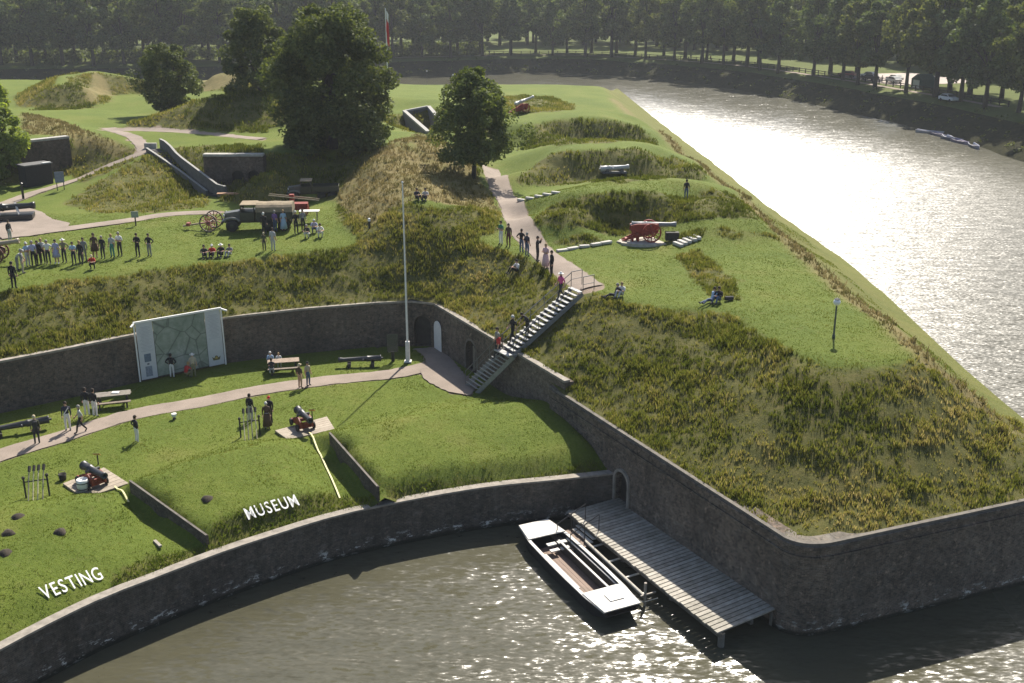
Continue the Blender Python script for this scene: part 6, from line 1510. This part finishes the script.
m = MB(); m.add(fl_v, [(i*4+k, i*4+k+1, (i+1)*4+k+1, (i+1)*4+k) for i in range(8) for k in range(3)]); m.m = [0 if (j//3) >= 2 else 1 for j in range(24)]; m.build('flag', [simple('flag_red', (.50,.02,.02), .7, .1), WHITE], t, True)
# ------------------------------------------------------------------ along the far bank: fence, cars, boats
def bank_at(u, off, z):
    """point on the far ground in direction u (survey column), off metres behind the water's edge"""
    best = min(range(len(BANK)), key=lambda i: abs(proj(BANK[i].x, BANK[i].y, 0)[0]-u) if BANK[i].y > 60 else 1e9)
    q = BANK[best]-nsB[best]*off; return Vector((q.x, q.y, z)), nsB[best], best
i0, i1 = bank_at(484, 0, 0)[2], bank_at(955, 0, 0)[2]
FL = [Vector((v.x, v.y, FARZ))-n*15.5 for v, n in zip(BANK[i0:i1], nsB[i0:i1])]
t = empty('bank_fence', (0,0,0), 0, 'low dark post and rail fence under the trees on the far bank', 'fence')
tf = sum((b-a).length for a, b in zip(FL[:-1], FL[1:])); pm = None; k = 0
while k*2.9 < tf and k < 100:
    q = along(FL, k*2.9*max(1, tf/290)); o = link('post', pm, t) if pm else MB().box((0,0,.55), (.2,.2,1.3)).build('post', DARKWOOD, t); pm = o.data; o.location = q; k += 1
for z in (.55, 1.05):
    m = MB()
    for a, b in zip(FL[:-1], FL[1:]): m.bar(a+Vector((0,0,z)), b+Vector((0,0,z)), .09, .14)
    m.build('rail', DARKWOOD, t)
# towpath in front of the fence, pale paved yard behind it
m = MB(); NA = nsB[i0-6:i1]
AA = BANK[i0-6:i1]
for (o0, o1) in ((12.6, 14.4),):
    vs = [((v.x-n.x*o), (v.y-n.y*o), FARZ+.06) for v, n in zip(AA, NA) for o in (o0, o1)]
    m.add(vs, [(2*i, 2*i+1, 2*i+3, 2*i+2) for i in range(len(AA)-1)])
tag(m.build('towpath', PATHM, None, False, True), kind='structure')
c, nb_, _ = bank_at(800, 17, FARZ+.12); d = Vector((nb_.y, -nb_.x, 0))
tag(MB().add([c+d*-14, c+d*14, c+d*14-nb_*24, c+d*-14-nb_*24], [(0,1,2,3)]).build('car_park', simple('pale_paving', (.40,.34,.30), .9, .2, 1)), kind='structure')
def car(p, ang, col, label, group=None):
    t = empty('parked_car', p, ang, label, 'car', group)
    pr = [(-2.1,.35),(2.1,.35),(2.15,.72),(1.95,.88),(1.0,.98),(.45,1.42),(-1.1,1.45),(-1.75,1.0),(-2.1,.92)]
    MB().prism([(x,-.85,z) for x, z in pr], (0,1.7,0)).build('body', col, t, bevel=.05)
    gl = simple('dark_glass', (.05,.055,.06), .1, .1)
    m = MB(); m.prism([(-1.55,-.87,1.02),(.85,-.87,1.02),(.42,-.87,1.36),(-1.08,-.87,1.38)], (0,.012,0)); m.prism([(-1.55,.858,1.02),(.85,.858,1.02),(.42,.858,1.36),(-1.08,.858,1.38)], (0,.012,0)); m.build('side_window', gl, t)
    MB().prism([(.50,-.72,1.42),(.98,-.76,1.0),(.98,.76,1.0),(.50,.72,1.42)], (.03,0,.02)).build('windscreen', gl, t)
    for x in (-1.3,1.35):
        for y in (-.80,.80): MB().lathe([(.1,-.1),(.30,-.1),(.32,0),(.30,.1),(.1,.1)], 14, (x,y,.32), 'Y').build('wheel', TYRE, t, True)
    for y in (-.6,.6): MB().box((2.12,y,.68), (.06,.3,.14)).build('headlight', simple('lamp_glass', (.55,.55,.52)), t)
WCAR = simple('car_white', (.62,.64,.66), .3, .03)
p, n_, _ = bank_at(893, 10.5, FARZ-.15); car(p, math.atan2(n_.y, n_.x)+PI/2+.1, WCAR, 'white car parked alone on the grassy far bank by the water')
for i, (off, sd_, cn, cc, lb) in enumerate(((20,-9,'silver',(.50,.51,.52),'silver car leftmost in the yard beyond the far bank fence'),(23,-5,'pale',(.60,.58,.55),'cream car in the yard beyond the far bank fence'),(19,-1,'darkcar',(.03,.03,.035),'black car near the fence in the yard beyond the far bank'),(22,4,'whitecar',(.68,.68,.68),'white car in the middle of the yard beyond the fence'),(18.5,8,'redcar',(.26,.05,.06),'dark red car rightmost in the yard beyond the fence'))):
    car(c+nb_*(17-off)+d*sd_, math.atan2(d.y, d.x)+.15*i, simple('car_'+cn, cc, .3, .04), lb, 'cars in the yard beyond the fence')
p, n_, _ = bank_at(842, 21, FARZ); t = empty('garden_tent', p, math.atan2(n_.y, n_.x), 'small dark green tent with a white front beyond the far bank fence', 'tent')
MB().prism([(-1.8,-2,0),(-1.8,2,0),(-1.8,2,1.9),(-1.8,0,3.0),(-1.8,-2,1.9)], (3.6,0,0)).build('canopy', simple('tent_green', (.03,.07,.055), .8, .2), t); MB().prism([(1.82,-1.2,0),(1.82,1.2,0),(1.82,1.2,1.7),(1.82,-1.2,1.7)], (.03,0,0)).build('flap', simple('tent_white', (.6,.62,.6), .8, .1), t)
def rowboat(p, ang, label, col, Ln=4.0):
    t = empty('rowing_boat', p, ang, label, 'rowing boat', 'rowing boats moored below the far bank'); N_ = 8; vs = []
    for i in range(N_+1):
        f = i/N_; x = (f-.5)*Ln; w_ = .70*math.sin(PI*min(1, .22+f*.80))**.7 if f < 1 else .02; z = .42+.16*abs(2*f-1)**2
        vs += [(x,-w_,z),(x,-w_*.6,-.05),(x,w_*.6,-.05),(x,w_,z),(x,w_*.86,z),(x,w_*.5,.06),(x,-w_*.5,.06),(x,-w_*.86,z)]
    fs = [(i*8+k, i*8+(k+1) % 8, (i+1)*8+(k+1) % 8, (i+1)*8+k) for i in range(N_) for k in range(8)]+[tuple(range(8))[::-1]]
    MB().add(vs, fs).build('hull', col, t)
    for x in (-.9,.1,1.0): MB().box((x,0,.30), (.24,1.1,.05)).build('seat', GREYW, t)
BC = [simple('boat_blue', (.14,.16,.24), .5, .2), simple('boat_pale', (.42,.42,.46), .5, .1), simple('boat_mauve', (.25,.21,.30), .5, .15)]
for i, (u, v_, a_, lb) in enumerate(((938,133,.3,'pale rowing boat leftmost in the moored cluster'),(949,135.5,-.5,'blue rowing boat second from the left in the moored cluster'),(955,140,-.2,'mauve rowing boat lowest in the left half of the moored cluster'),(962,139,-.6,'pale rowing boat in the middle of the moored cluster'),(972,143,-.4,'blue rowing boat right of the middle of the moored cluster'),(981,147.5,-.7,'mauve rowing boat rightmost in the moored cluster'))):
    p = P(u, v_, 0); q = min(BANK, key=lambda b: (b-p).length); nn_ = nsB[BANK.index(q)]
    if (p-q).dot(nn_) < 1.5: p = p+nn_*(1.5-(p-q).dot(nn_))
    rowboat(Vector((p.x, p.y, 0)), -1.0+a_, lb, BC[(i+1) % 3], 5.2)
for u, off, tp, lb in ((493,14,'dark','person in dark clothes walking on the far bank at the left end of the fence'),(653,18,'navy','person in navy standing behind the middle of the far bank fence'),(665,18,'red','person in red standing behind the middle of the far bank fence'),(812,18.5,'white','person in white beside the cars in the yard beyond the fence')):
    p, n_, _ = bank_at(u, off, FARZ+.05); person(0,0,'walk' if u == 493 else 'stand',lb,'people on the far bank',tp,'dark',0,pos=p)
# ------------------------------------------------------------------ air
hm = bpy.data.materials.new('haze'); hm.use_nodes = True; nt = hm.node_tree; nt.nodes.clear()
out = nt.nodes.new('ShaderNodeOutputMaterial'); pv = nt.nodes.new('ShaderNodeVolumePrincipled')
pv.inputs['Color'].default_value = (0.86,0.90,0.96,1); pv.inputs['Density'].default_value = 0.00019; pv.inputs['Anisotropy'].default_value = 0.2
L(nt, pv.outputs[0], out.inputs['Volume'])
hz = MB().box((0,0,15), (14000,14000,36)).build('haze', hm); hz['kind'] = 'stuff'
